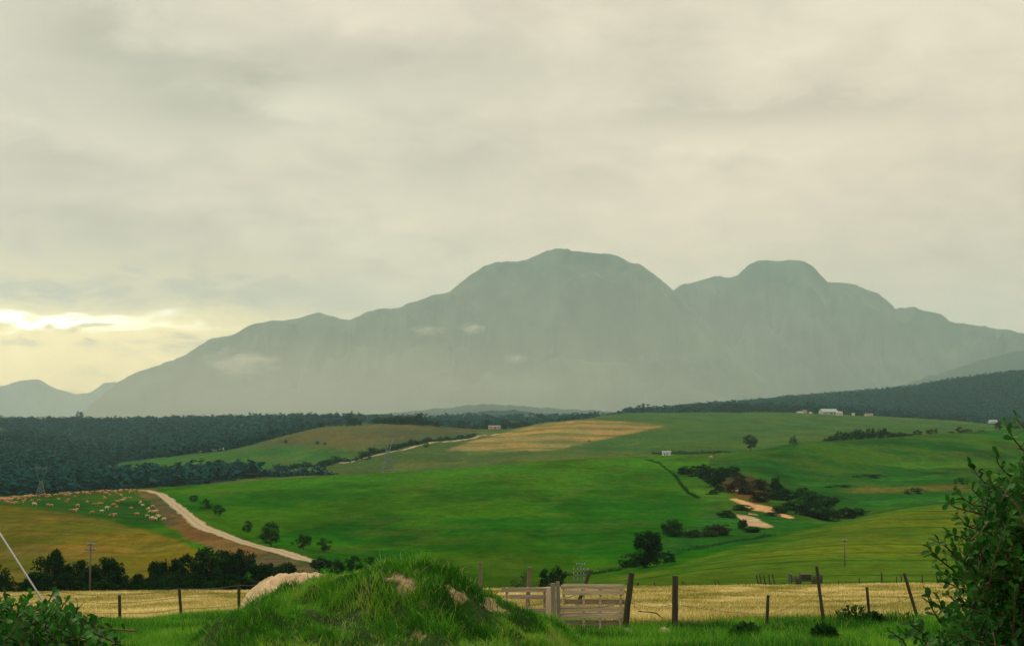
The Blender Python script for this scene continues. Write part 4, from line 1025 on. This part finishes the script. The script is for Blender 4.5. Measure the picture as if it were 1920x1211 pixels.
# second fence at the far edge of the dry grass
FD = 146
def fpost(px, top, lean=0, r=.06, D=FD): return (px, top, float(project(*ground_at(px, D))[1]), D, r, lean)
fence_line('far fence of thin posts along the right end of the dry grass', [fpost(1572,1088),fpost(1611,1083),fpost(1653,1073,0,.09),fpost(1681,1080),fpost(1690,1078),fpost(1729,1077),fpost(1758,1077,-2,.08),fpost(1793,1076,0,.08),fpost(1802,1084),fpost(1850,1078),fpost(1910,1076)], [.35,.7], M_POST, wr=.012, barbs=False)
fence_line('group of five tall leaning stakes at the far edge of the dry grass', [fpost(1422,1077,-4,.07),fpost(1428,1076,-4,.07),fpost(1435,1078,-3,.07),fpost(1444,1076,-3,.07),fpost(1453,1075,-5,.07)], [.45], M_POST, pname='stake', wr=.02, barbs=False)
fence_line('pair of low leaning stakes left of the five tall ones', [fpost(1343,1086,-4,.05),fpost(1350,1087,-5,.05)], [.5], M_POST, pname='stake', wr=.012, barbs=False)
fence_line('pair of short leaning stakes nearest the gate post, across the dry grass', [fpost(1281,1088,-3,.05),fpost(1285,1089,-3,.05)], [.5], M_POST, pname='stake', wr=.012, barbs=False)
fence_line('sparse low posts along the middle of the far edge of the dry grass', [fpost(1196,1092,0,.12),fpost(1227,1090),fpost(1300,1093),fpost(1382,1092),fpost(1400,1092),fpost(1470,1091)], [.5], M_POST, wr=.012, barbs=False)
# farm implement / rail at (1480-1540,1083-1097)
e = empty('trailer', ground_at(1510, FD)); tag(e, 'old low farm trailer parked at the far edge of the dry grass', 'trailer')
s_ = FD/F
mb = MB()
for x in (-28, 28): mb.box((x*s_, 0, .62), .12, 1.5, .9)
mb.box((0, -.7, .45), 56*s_, .1, .12); mb.box((0, -.7, .85), 56*s_, .08, .09); mb.box((0, .7, .5), 56*s_, .1, .12)
for x in (-20,-12,-4,5,14,22): mb.box((x*s_, -.68, .65), .09, .06, .5)
o = mb.build('frame', M_DARK, e)
mb = MB(); mb.box((0, 0, .75), 17*s_, 1.2, .5); mb.box((0, 0, 1.03), 19*s_, 1.35, .07); mb.build('box_body', M_POST, e)
for x in (-15, 15):
    mb = MB(); pts = [(x*s_, -.78, .32), (x*s_, -.62, .32)]; mb.tube(pts, .32, 14); mb.build('wheel', M_DARK, e)

# ------------------------------------------------------------------ poles, stay, pylons
def utility_pole(px, top_py, D, label, arms, r=.13, mat=None, foot=None):
    g = ground_at(px, D); tz = at_depth(px, top_py, D).z; h = tz - g.z
    e = empty('utility_pole', g); tag(e, label, 'utility pole')
    mb = MB(); mb.tube([(0,0,-.5),(0,0,h*.5),(0,0,h)], [r, r*.88, r*.72], 8); mb.build('pole', mat or M_POLE, e, True)
    for dz, w in arms:
        mb = MB(); mb.box((0, -r, h-dz), w, .09, .11); mb.build('crossarm', mat or M_POLE, e)
        mi = MB()
        for x in (-w*.46, -w*.2, w*.2, w*.46): mi.tube([(x, -r, h-dz+.05), (x, -r, h-dz+.13), (x, -r, h-dz+.25)], [.05,.07,.045], 6)
        mi.build('insulator', M_INS, e, True)
    return e
utility_pole(168, 1013, 176, 'grey utility pole with short crossarm in front of the dark tree row', [(.5,.9),(1.1,1.4)])
utility_pole(1089, 1057, 178, 'slim pole with three rows of pale insulators showing above the pallet gate', [(.1,1.1),(.75,1.9),(1.3,1.9),(1.9,1.9)], .06, M_LATT)
utility_pole(1584, 1009, 200, 'slim utility pole standing in the pale green hayfield', [(.35,.7)], .10)
for py_, px_ in [(985,395),(1008,475)]:
    pass
mb = MB(); a = at_depth(-90, 859, 12); b = at_depth(250, 1392, 12); mb.tube([a, a.lerp(b, .5), b], .008, 8)
tag(mb.build('stay_wire', M_STEEL, smooth=True), 'pale steel stay slanting down from the left edge into the bush', 'stay')

def pylon(px, top_py, D, label, wide, scale_head=1.):
    g = ground_at(px, D); h = at_depth(px, top_py, D).z - g.z
    e = empty('pylon', g, .3); tag(e, label, 'pylon'); r = .075*D/1000
    def br(mb, a, b, q=1.): mb.tube([a, b], r*q, 4)
    bw, ww, zw = wide, wide*.22, h*.56
    for sx, sy in ((-1,-1),(-1,1),(1,-1),(1,1)):
        mb = MB(); br(mb, (sx*bw/2, sy*bw/2, -1), (sx*ww/2, sy*ww/2, zw), 1.5); mb.build('leg', M_LATT, e)
    mb = MB(); n = 7
    lv = [0] + [zw*(1-(1-(i/n))**1.5) for i in range(1, n+1)]
    wd = lambda z: bw + (ww-bw)*z/zw
    for i in range(n):
        z0, z1 = lv[i], lv[i+1]; a0, a1 = wd(z0)/2, wd(z1)/2
        C0 = [(-a0,-a0,z0),(a0,-a0,z0),(a0,a0,z0),(-a0,a0,z0)]; C1 = [(-a1,-a1,z1),(a1,-a1,z1),(a1,a1,z1),(-a1,a1,z1)]
        for k in range(4):
            br(mb, C0[k], C1[(k+1)%4]); br(mb, C0[(k+1)%4], C1[k]); br(mb, C1[k], C1[(k+1)%4])
    mb.build('bracing', M_LATT, e)
    mb = MB(); hw = h*.135*scale_head; zt = h*.80
    for sx in (-1, 1):
        for sy in (-1, 1):
            br(mb, (sx*ww/2, sy*ww/2, zw), (sx*hw*.85, sy*ww*.4, zt), 1.3); br(mb, (sx*hw*.85, sy*ww*.4, zt), (sx*hw, sy*ww*.3, h*.90), 1.2)
        n2 = 5
        for i in range(n2):
            t0, t1 = i/n2, (i+1)/n2
            pa = Vector((sx*ww/2, -ww/2, zw)).lerp(Vector((sx*hw*.85, -ww*.4, zt)), t0); pb = Vector((sx*ww/2, ww/2, zw)).lerp(Vector((sx*hw*.85, ww*.4, zt)), t1)
            br(mb, pa, pb)
        br(mb, (sx*hw, 0, h*.90), (sx*hw*.75, 0, h), 1.1)
    mb.build('head', M_LATT, e)
    mb = MB()
    for sy in (-1, 1):
        br(mb, (-hw*1.9, 0, h*.885), (-hw, sy*ww*.3, h*.91), 1.2); br(mb, (hw*1.9, 0, h*.885), (hw, sy*ww*.3, h*.91), 1.2); br(mb, (-hw, sy*ww*.3, h*.88), (hw, sy*ww*.3, h*.88), 1.2); br(mb, (-hw, sy*ww*.3, h*.915), (hw, sy*ww*.3, h*.915), 1.2)
    k = 8
    for i in range(k):
        x0 = -hw + 2*hw*i/k; x1 = x0 + 2*hw/k; br(mb, (x0, 0, h*(.88 if i % 2 else .915)), (x1, 0, h*(.915 if i % 2 else .88)))
    mb.build('crossarm', M_LATT, e)
    return e
pylon(727, 803, 905, 'tall lattice pylon rising in front of the brown hill beside the far road', 9.0)
pylon(76, 870, 700, 'pale lattice pylon standing against the dark forest at the left', 6.0)

# ------------------------------------------------------------------ buildings
def house(px, py_base, wpx, hpx, D, label, wall, roof, rz=0., depth=.6, roofh=.45, name='house', cat='house', openings=2, wing=False):
    g = ground_at(px, D); s = D/F; w, h, d = wpx*s, hpx*s*(1-roofh), wpx*s*depth; rh = hpx*s*roofh
    g.z = max(g.z, at_depth(px, py_base, D).z) if py_base else g.z
    e = empty(name, g, rz); tag(e, label, cat)
    mb = MB(); mb.box((0, 0, h/2-.4), w, d, h+.8)
    mb.add([(-w/2,-d/2,h),(-w/2,d/2,h),(-w/2,0,h+rh*.92),(w/2,-d/2,h),(w/2,d/2,h),(w/2,0,h+rh*.92)], [(0,2,1),(3,4,5)]); mb.build('wall', wall, e)
    o = .35; mb = MB(); t = .15
    for sy in (-1, 1):
        mb.add([(-w/2-o, sy*(d/2+o), h-rh*o*2/d), (w/2+o, sy*(d/2+o), h-rh*o*2/d), (w/2+o, 0, h+rh), (-w/2-o, 0, h+rh),
                (-w/2-o, sy*(d/2+o), h-rh*o*2/d+t), (w/2+o, sy*(d/2+o), h-rh*o*2/d+t), (w/2+o, 0, h+rh+t), (-w/2-o, 0, h+rh+t)],
               [(0,1,2,3),(4,7,6,5),(0,4,5,1),(1,5,6,2),(3,2,6,7),(0,3,7,4)])
    mb.build('roof', roof, e)
    for k in range(openings):
        x = w*(-.3 + .6*k/max(1, openings-1)); mb = MB(); mb.box((x, -d/2-.04, h*.45), w*.11, .06, h*.45); mb.build('window', M_DARK, e)
    mb = MB(); mb.box((w*.05, -d/2-.05, h*.36), w*.10, .08, h*.72); mb.build('door', M_DARK, e)
    return e
e = house(1553, 780, 30, 10, 2340, 'large pale grey barn with a wide gabled roof at the far farm', M_BARN, M_ROOFG, .12, .8, .55, 'barn', 'barn', 2)
house(1573, 780, 12, 7, 2330, 'small white annex at the right end of the large barn', M_WHITE, M_ROOFG, 0, .8, .3)
house(1500, 777, 11, 5, 2380, 'low white cottage at the left end of the far farm', M_WHITE, M_ROOFG, 0, .7, .4)
house(1509, 777, 7, 8, 2380, 'pinkish two-storey house at the left end of the far farm', M_PINK, M_ROOFR, .2, .8, .35)
house(1520, 777, 5, 5, 2380, 'tiny white shed between the pinkish house and the barn', M_WHITE, M_ROOFG, 0, .8, .3, 'shed', 'shed', 1)
house(1600, 778, 5, 4, 2360, 'tiny white shed right of the barn', M_WHITE, M_ROOFG, 0, .8, .3, 'shed', 'shed', 1)
house(1629, 781, 14, 6, 2330, 'white house with a red roof at the right end of the far farm', M_WHITE, M_ROOFR, 0, .6, .4)
house(1862, 792, 14, 5, 2150, 'pale roofed house among haze near the right edge', M_SHED, M_ROOFG, .1, .6, .45)
house(375, 848, 8, 4.5, 1390, 'leftmost small white cottage at the forest edge', M_WHITE, M_PINK, 0, .8, .35)
house(397, 842, 7, 4.5, 1440, 'small white cottage standing behind the group at the forest edge', M_WHITE, M_ROOFG, .2, .8, .35)
house(403, 848, 11, 4.5, 1380, 'long pinkish cottage in front of the group at the forest edge', M_PINK, M_ROOFG, 0, .6, .35)
house(414, 845, 11, 5, 1390, 'white cottage at the right of the group at the forest edge', M_WHITE, M_PINK, .1, .6, .35)
house(927, 803, 22, 5.5, 1725, 'pale pinkish farmhouse among dark trees right of the hilltop copse', M_PINK, M_ROOFD, .05, .5, .45, openings=3)
house(1249.5, 856, 15, 9, 835, 'small pale metal shed on the crest of the green field', M_SHED, M_ROOFG, 0, .8, .18, 'shed', 'shed', 1)

# ------------------------------------------------------------------ sheep
def sheep_mesh(seed):
    rs = random.Random(seed); mb = MB()
    mb.ell((0,0,.62), (.56,.28,.28), 12, 8, .10, rs); mb.ell((-.30,0,.64), (.28,.25,.25), 10, 6, .1, rs)
    mb.tube([(.42,0,.72),(.60,0,.74+.1*(seed % 2)-.45*(seed % 3 == 0)),(.72,0,.74-.55*(seed % 3 == 0))], [.15,.11,.07], 8)
    mb.ell((.76,0,.74-.52*(seed % 3 == 0)), (.13,.075,.08), 8, 5)
    for sy in (-1, 1):
        mb.tube([(.66,sy*.06,.79-.5*(seed % 3 == 0)),(.66,sy*.17,.77-.5*(seed % 3 == 0))], [.03,.01], 5)
        mb.tube([(.36,sy*.13,.5),(.37,sy*.13,.26),(.36,sy*.13,-.04)], [.085,.05,.035], 6)
        mb.tube([(-.40,sy*.14,.52),(-.46,sy*.14,.27),(-.42,sy*.14,-.04)], [.10,.05,.035], 6)
    mb.tube([(-.56,0,.66),(-.64,0,.5)], [.05,.02], 5)
    return mb
WOOL = {'tan': plain('tan_wool', (.36,.19,.09), .95), 'cream': plain('cream_wool', (.38,.25,.12), .95), 'white': plain('white_wool', (.50,.42,.28), .95), 'rust': plain('rusty_wool', (.30,.14,.07), .95)}
SM = {}
for k_, m_ in WOOL.items():
    for v_ in range(3):
        o = sheep_mesh(v_).build('sheep', m_, smooth=True); SM[(k_, v_)] = o.data; bpy.data.objects.remove(o)
def sheep(px, py, col, label, group, D0=395, sc=1.25):
    p = hit(px, py, D0, 900); o = bpy.data.objects.new('sheep', SM[(col, rs_.randrange(3))]); COL.objects.link(o)
    s = sc*rs_.uniform(.85, 1.15); o.location = p; o.scale = (s, s*1.1, s); o.rotation_euler = (0, 0, rs_.choice([0, math.pi]) + rs_.gauss(0, .7)); tag(o, label, 'sheep', group); return o
rs_ = random.Random(8)
spots = [(50,310),(80,315),(112,290),(130,285),(145,310),(215,320),(245,297),(200,300),(300,325),(322,330),(370,288),(430,292),(420,305),(470,270),(490,330),(450,360),(485,355),(470,365),(548,303),(590,320),(610,322),(625,315),(635,318),(640,365),(655,275),(660,250),(663,282),(673,345),(690,395),(715,393),(722,388),(720,320),(740,305),(735,340),(712,322),(765,270),(778,292),(768,298),(785,285),(825,345),(862,385),(885,305),(880,310),(898,327),(930,352),(936,348),(945,370),(960,335),(965,365),(978,370),(985,365),(990,395),(998,398),(960,405),(950,425),(962,420),(977,437),(925,395),(1032,455),(580,385),(820,280),(760,262),(725,240),(728,238),(800,235),(840,240),(870,235),(690,260),(100,312),(40,300),(160,290),(180,268),(150,300),(60,312)]
GR = 'flock grazing on the dark green slope left of the dirt road'
for k_, (x, y) in enumerate(spots):
    c = rs_.choice(['tan','tan','cream','rust','tan']); 
    if x > 880 or (x, y) in [(640,365),(215,320),(673,345)]: c = rs_.choice(['cream','white','white','cream'])
    lb = {'tan': 'tan sheep grazing on the open slope left of the dirt road', 'cream': 'cream sheep grazing on the open slope left of the dirt road', 'rust': 'rusty brown sheep grazing on the open slope left of the dirt road', 'white': 'white sheep near the dirt bank on the slope left of the road'}[c]
    sheep(x/3.354, 850 + y/3.354 + 2, c, lb, GR, sc=.98)
for k_ in range(110):
    x = rs_.uniform(-10, 268)
    if k_ > 78: x = rs_.uniform(0, 60)
    y = np.interp(x, [0,60,130,200,268], [936,930,925,921,918.5]) + abs(rs_.gauss(0, 2.6)) + .5
    c = rs_.choice(['tan','cream','rust','tan','cream'])
    sheep(x, y, c, {'tan': 'tan sheep crowded along the ridge beyond the slope', 'cream': 'cream sheep crowded along the ridge beyond the slope', 'rust': 'rusty brown sheep crowded along the ridge beyond the slope'}[c], 'sheep crowded along the ridge', sc=.98)
for px, py, lb in [(1320,886,'white animal before the darkest bush in the upper gully'),(1332,891,'small pale animal just right of the first white one in the gully'),(1348,887,'large pale animal between two rounded gully bushes'),(1382,901,'white animal on the reddish scrub of the gully'),(1382,924,'pale animal low in the reddish scrub of the gully'),(1333,857,'white animal alone on the crest right of the pale shed')]:
    o = sheep(px, py+1, 'white', lb, None, 400, 1.5)

# ------------------------------------------------------------------ stones and weeds
def stone(px, py, D, w, h, label, mat, seed):
    rs = np.random.default_rng(seed); g = at_depth(px, py, D); g.z = Hf(g.x, g.y)
    mb = MB(); mb.ell((0,0,h*.35), (w/2, w*.36, h*.5), 18, 12)
    V = np.array(mb.v); V *= (1 + .35*(fbm(V[:,0]/w*4+seed, V[:,1]/w*4+V[:,2]/w*3, 3, seed)-.5))[:, None]
    o = new_mesh('stone', V, polys=mb.f, mat=mat); o.location = g; tag(o, label, 'stone'); return o
stone(1246, 1184, 24.2, .22, .17, 'pinkish stone in the grass left of the thick right-hand gate post', M_STONE, 3)
stone(1176, 1187, 24.4, .18, .15, 'grey rounded stone at the foot of the leaning gate post', M_STONEG, 5)

def leaf_blades(P, d, L, W, rng):
    """obovate folded leaves: P base (n,3), d direction (n,3)"""
    n = len(P); up = np.tile([0., 0., 1.], (n, 1)) + rng.normal(0, .55, (n, 3))
    s = np.cross(d, up); s /= np.linalg.norm(s, axis=1, keepdims=True); nn = np.cross(s, d)
    L = L[:, None]; W = W[:, None]; bend = rng.uniform(.0, .28, n)[:, None]; fold = rng.uniform(.10, .35, n)[:, None]
    rows_ = [(0, .06), (.22, .55), (.5, .95), (.74, 1.0), (.9, .62), (1.0, .05)]; out = []
    for t, w in rows_:
        c = P + d*L*t - nn*L*bend*t*t
        out += [c - s*W*.5*w + nn*W*.5*w*fold, c, c + s*W*.5*w + nn*W*.5*w*fold]
    V = np.stack(out, 1); k = V.shape[1]; q = []
    for r in range(len(rows_)-1):
        for c in range(2): q.append([r*3+c, r*3+c+1, r*3+c+4, r*3+c+3])
    Fq = (np.arange(n)[:, None, None]*k + np.array(q)[None]).reshape(-1, 4)
    return V.reshape(-1, 3), Fq, k
M_BUSHL = leaf_material('shrub_leaf', (.006,.050,.008), (.042,.190,.020), .28, .5, .14)
M_STEM = plain('reddish_stem', (.10,.060,.035))
def shrub(name, label, base, shoots, rng, leafL=(.028,.044), per=17):
    """shoots: list of (start point, tip point); leaves stand alternately along each"""
    e = empty(name, base); tag(e, label, 'shrub'); mb = MB(); LP, LD, LL, TN = [], [], [], []
    for a, b in shoots:
        a, b = np.array(a), np.array(b); d = b-a; L = np.linalg.norm(d); d = d/L
        sag = rng.normal(0, .06, 3)*L; pts = [a + (b-a)*t + sag*math.sin(math.pi*t) for t in np.linspace(0, 1, 5)]
        mb.tube([Vector(p) - base for p in pts], [.0034,.003,.0025,.002,.001], 5)
        m = max(6, int(per*L/.26)); ph = rng.random()*6.28; tn = rng.random()*.55
        for k in range(m):
            t = .18 + .82*(k+rng.random()*.5)/m; t = min(t, 1.); p = a + (b-a)*t + sag*math.sin(math.pi*t)
            an = ph + k*2.4; o1 = np.cross(d, [0, 0, 1.]); o1 /= max(np.linalg.norm(o1), 1e-3); o2 = np.cross(d, o1)
            sp = 1.05 - .75*t; v = d*(1.1-sp*.5) + (o1*math.cos(an) + o2*math.sin(an))*(sp+.12) + rng.normal(0, .12, 3); v /= np.linalg.norm(v)
            LP.append(p); LD.append(v); LL.append(rng.uniform(*leafL)*(.72 + .4*math.sin(math.pi*min(1, t*1.0)))); TN.append(tn + rng.random()*.3 + .25*(t > .8))
    mb.build('stem', M_STEM, e, True)
    LP, LD, LL = np.array(LP) - np.array(base), np.array(LD), np.array(LL)
    V, Fq, k = leaf_blades(LP, LD, LL, LL*rng.uniform(.40, .54, len(LL)), rng)
    new_mesh('foliage', V, Fq, mat=M_BUSHL, smooth=True, attrs={'tone': np.repeat(np.clip(TN, 0, 1), k)}, parent=e)
    return e
rng = np.random.default_rng(12)
# right shrub: outline in photo px -> real volume 4.4..6.2 m away
RB = [(1690,1215),(1700,1180),(1735,1170),(1735,1130),(1770,1120),(1800,1098),(1775,1065),(1758,1040),(1750,1008),(1775,990),(1790,960),(1785,920),(1805,905),(1825,920),(1830,890),(1850,880),(1872,855),(1895,840),(1905,800),(1925,780),(1960,750),(2050,720),(2200,760),(2300,900),(2300,1400),(1700,1400)]
TIPS = [(1738,1022,1790,1070),(1752,1062,1830,1085),(1748,1012,1800,1050),(1778,935,1850,965),(1786,915,1850,950),(1792,962,1860,990),(1818,870,1870,930),(1850,882,1890,940),(1872,846,1905,900),(1884,790,1925,850),(1905,780,1950,830),(1776,1000,1840,1020),(1765,1035,1830,1075),
        (1738,1108,1770,1175),(1755,1110,1790,1160),(1775,1112,1800,1150),(1700,1150,1740,1190),(1690,1185,1735,1200),(1710,1160,1745,1215),(1790,1112,1830,1140),(1663,1180,1700,1215),(1812,905,1870,960),(1842,905,1900,960),(1762,1085,1830,1120),(1797,1090,1850,1130)]
sh = []
for tx, ty, sx, sy in TIPS:
    D = rng.uniform(4.7, 5.2); a = at_depth(sx, sy, D+.12); b = at_depth(tx, ty, D); sh.append((a, b))
cnt = 0
while cnt < 3000:
    px, py, D = rng.uniform(1690, 2260), rng.uniform(740, 1330), rng.uniform(4.6, 6.4)
    dd = float(inside_dist(np.array([px]), np.array([py]), RB)[0])
    if dd < 24 or (dd < 60 and rng.random() < .3): continue
    b = np.array(at_depth(px, py, D)); dr = np.array([-.45 + rng.normal(0, .55), rng.normal(-.25, .45), .75 + rng.normal(0, .35)]); dr /= np.linalg.norm(dr)
    L = rng.uniform(.14, .3); q_ = project(*(b - dr*L))
    if float(inside_dist(np.array([q_[0]]), np.array([q_[1]]), RB)[0]) < 12: continue
    sh.append((b - dr*L, b)); cnt += 1
base = ground_at(2000, 5.4)
sr = shrub('shrub', 'leafy dark green shrub reaching into the picture from the right edge', base, sh, rng)
mb = MB()
for k in range(14):
    tip = at_depth(rng.uniform(1850, 2150), rng.uniform(980, 1180), rng.uniform(5.0, 5.9)); mid = base.lerp(tip, .5) + Vector((rng.normal(0, .1), rng.normal(0, .1), .1))
    mb.tube([Vector((rng.normal(0, .1), rng.normal(0, .1), -.1)), mid-base, tip-base], [.016,.010,.004], 6)
mb.build('branch', M_STEM, sr, True)
LB = [(-120,1130),(0,1112),(30,1108),(70,1114),(100,1112),(138,1124),(150,1138),(165,1150),(188,1160),(196,1190),(205,1240),(205,1400),(-120,1400)]
sh = []
for tx, ty, sx, sy in [(130,1122,110,1165),(186,1160,150,1190),(205,1188,170,1215),(100,1110,80,1150),(60,1112,55,1160),(165,1148,140,1185),(10,1105,20,1150),(225,1198,180,1225),(145,1130,120,1180)]:
    D = rng.uniform(4.6, 5.0); sh.append((at_depth(sx, sy, D+.1), at_depth(tx, ty, D)))
cnt = 0
while cnt < 1150:
    px, py, D = rng.uniform(-110, 200), rng.uniform(1108, 1390), rng.uniform(4.3, 5.6)
    dd = float(inside_dist(np.array([px]), np.array([py]), LB)[0])
    if dd < 14: continue
    b = np.array(at_depth(px, py, D)); dr = np.array([rng.normal(.1, .6), rng.normal(-.2, .5), .8 + rng.normal(0, .3)]); dr /= np.linalg.norm(dr); L = rng.uniform(.12, .24); sh.append((b - dr*L, b)); cnt += 1
base = ground_at(60, 5.0)
sl = shrub('shrub', 'low leafy green shrub filling the lower left corner', base, sh, rng)
mb = MB()
for k in range(8):
    tip = at_depth(rng.uniform(-60, 110), rng.uniform(1180, 1240), rng.uniform(4.8, 5.3)); mb.tube([Vector((rng.normal(0, .08), rng.normal(0, .08), -.1)), (tip-base)*.5, tip-base], [.012,.008,.003], 6)
mb.build('branch', M_STEM, sl, True)
# weeds in the fence grass
for px, D, w, h, lb, sd in [(1600,27.5,.75,.36,'dark leafy weed clump under the leaning fence post at the right',1),(1640,28,.45,.22,'smaller dark weed clump right of the larger one by the fence',2),(1400,21.5,.5,.22,'dark leafy weed clump at the bottom edge right of the gate posts',3),(1545,22,.4,.16,'low weed in the bottom grass toward the right shrub',4)]:
    g = ground_at(px, D); rg_ = np.random.default_rng(sd); n = 700
    P = rand_unit(rg_, n)*(rg_.random(n)**.45)[:, None]*[w/2, w/2, h]; P[:, 2] = np.abs(P[:, 2]) + .05
    d = P/np.linalg.norm(P, axis=1, keepdims=True) + rg_.normal(0, .4, (n, 3)); d /= np.linalg.norm(d, axis=1, keepdims=True)
    V, Fq, k = leaf_blades(P, d, rg_.uniform(.05, .09, n), rg_.uniform(.02, .035, n), rg_)
    o = new_mesh('weed', V, Fq, mat=M_LEAF_MID, attrs={'tone': np.repeat(rg_.random(n), k)}); o.location = g; tag(o, lb, 'weed')
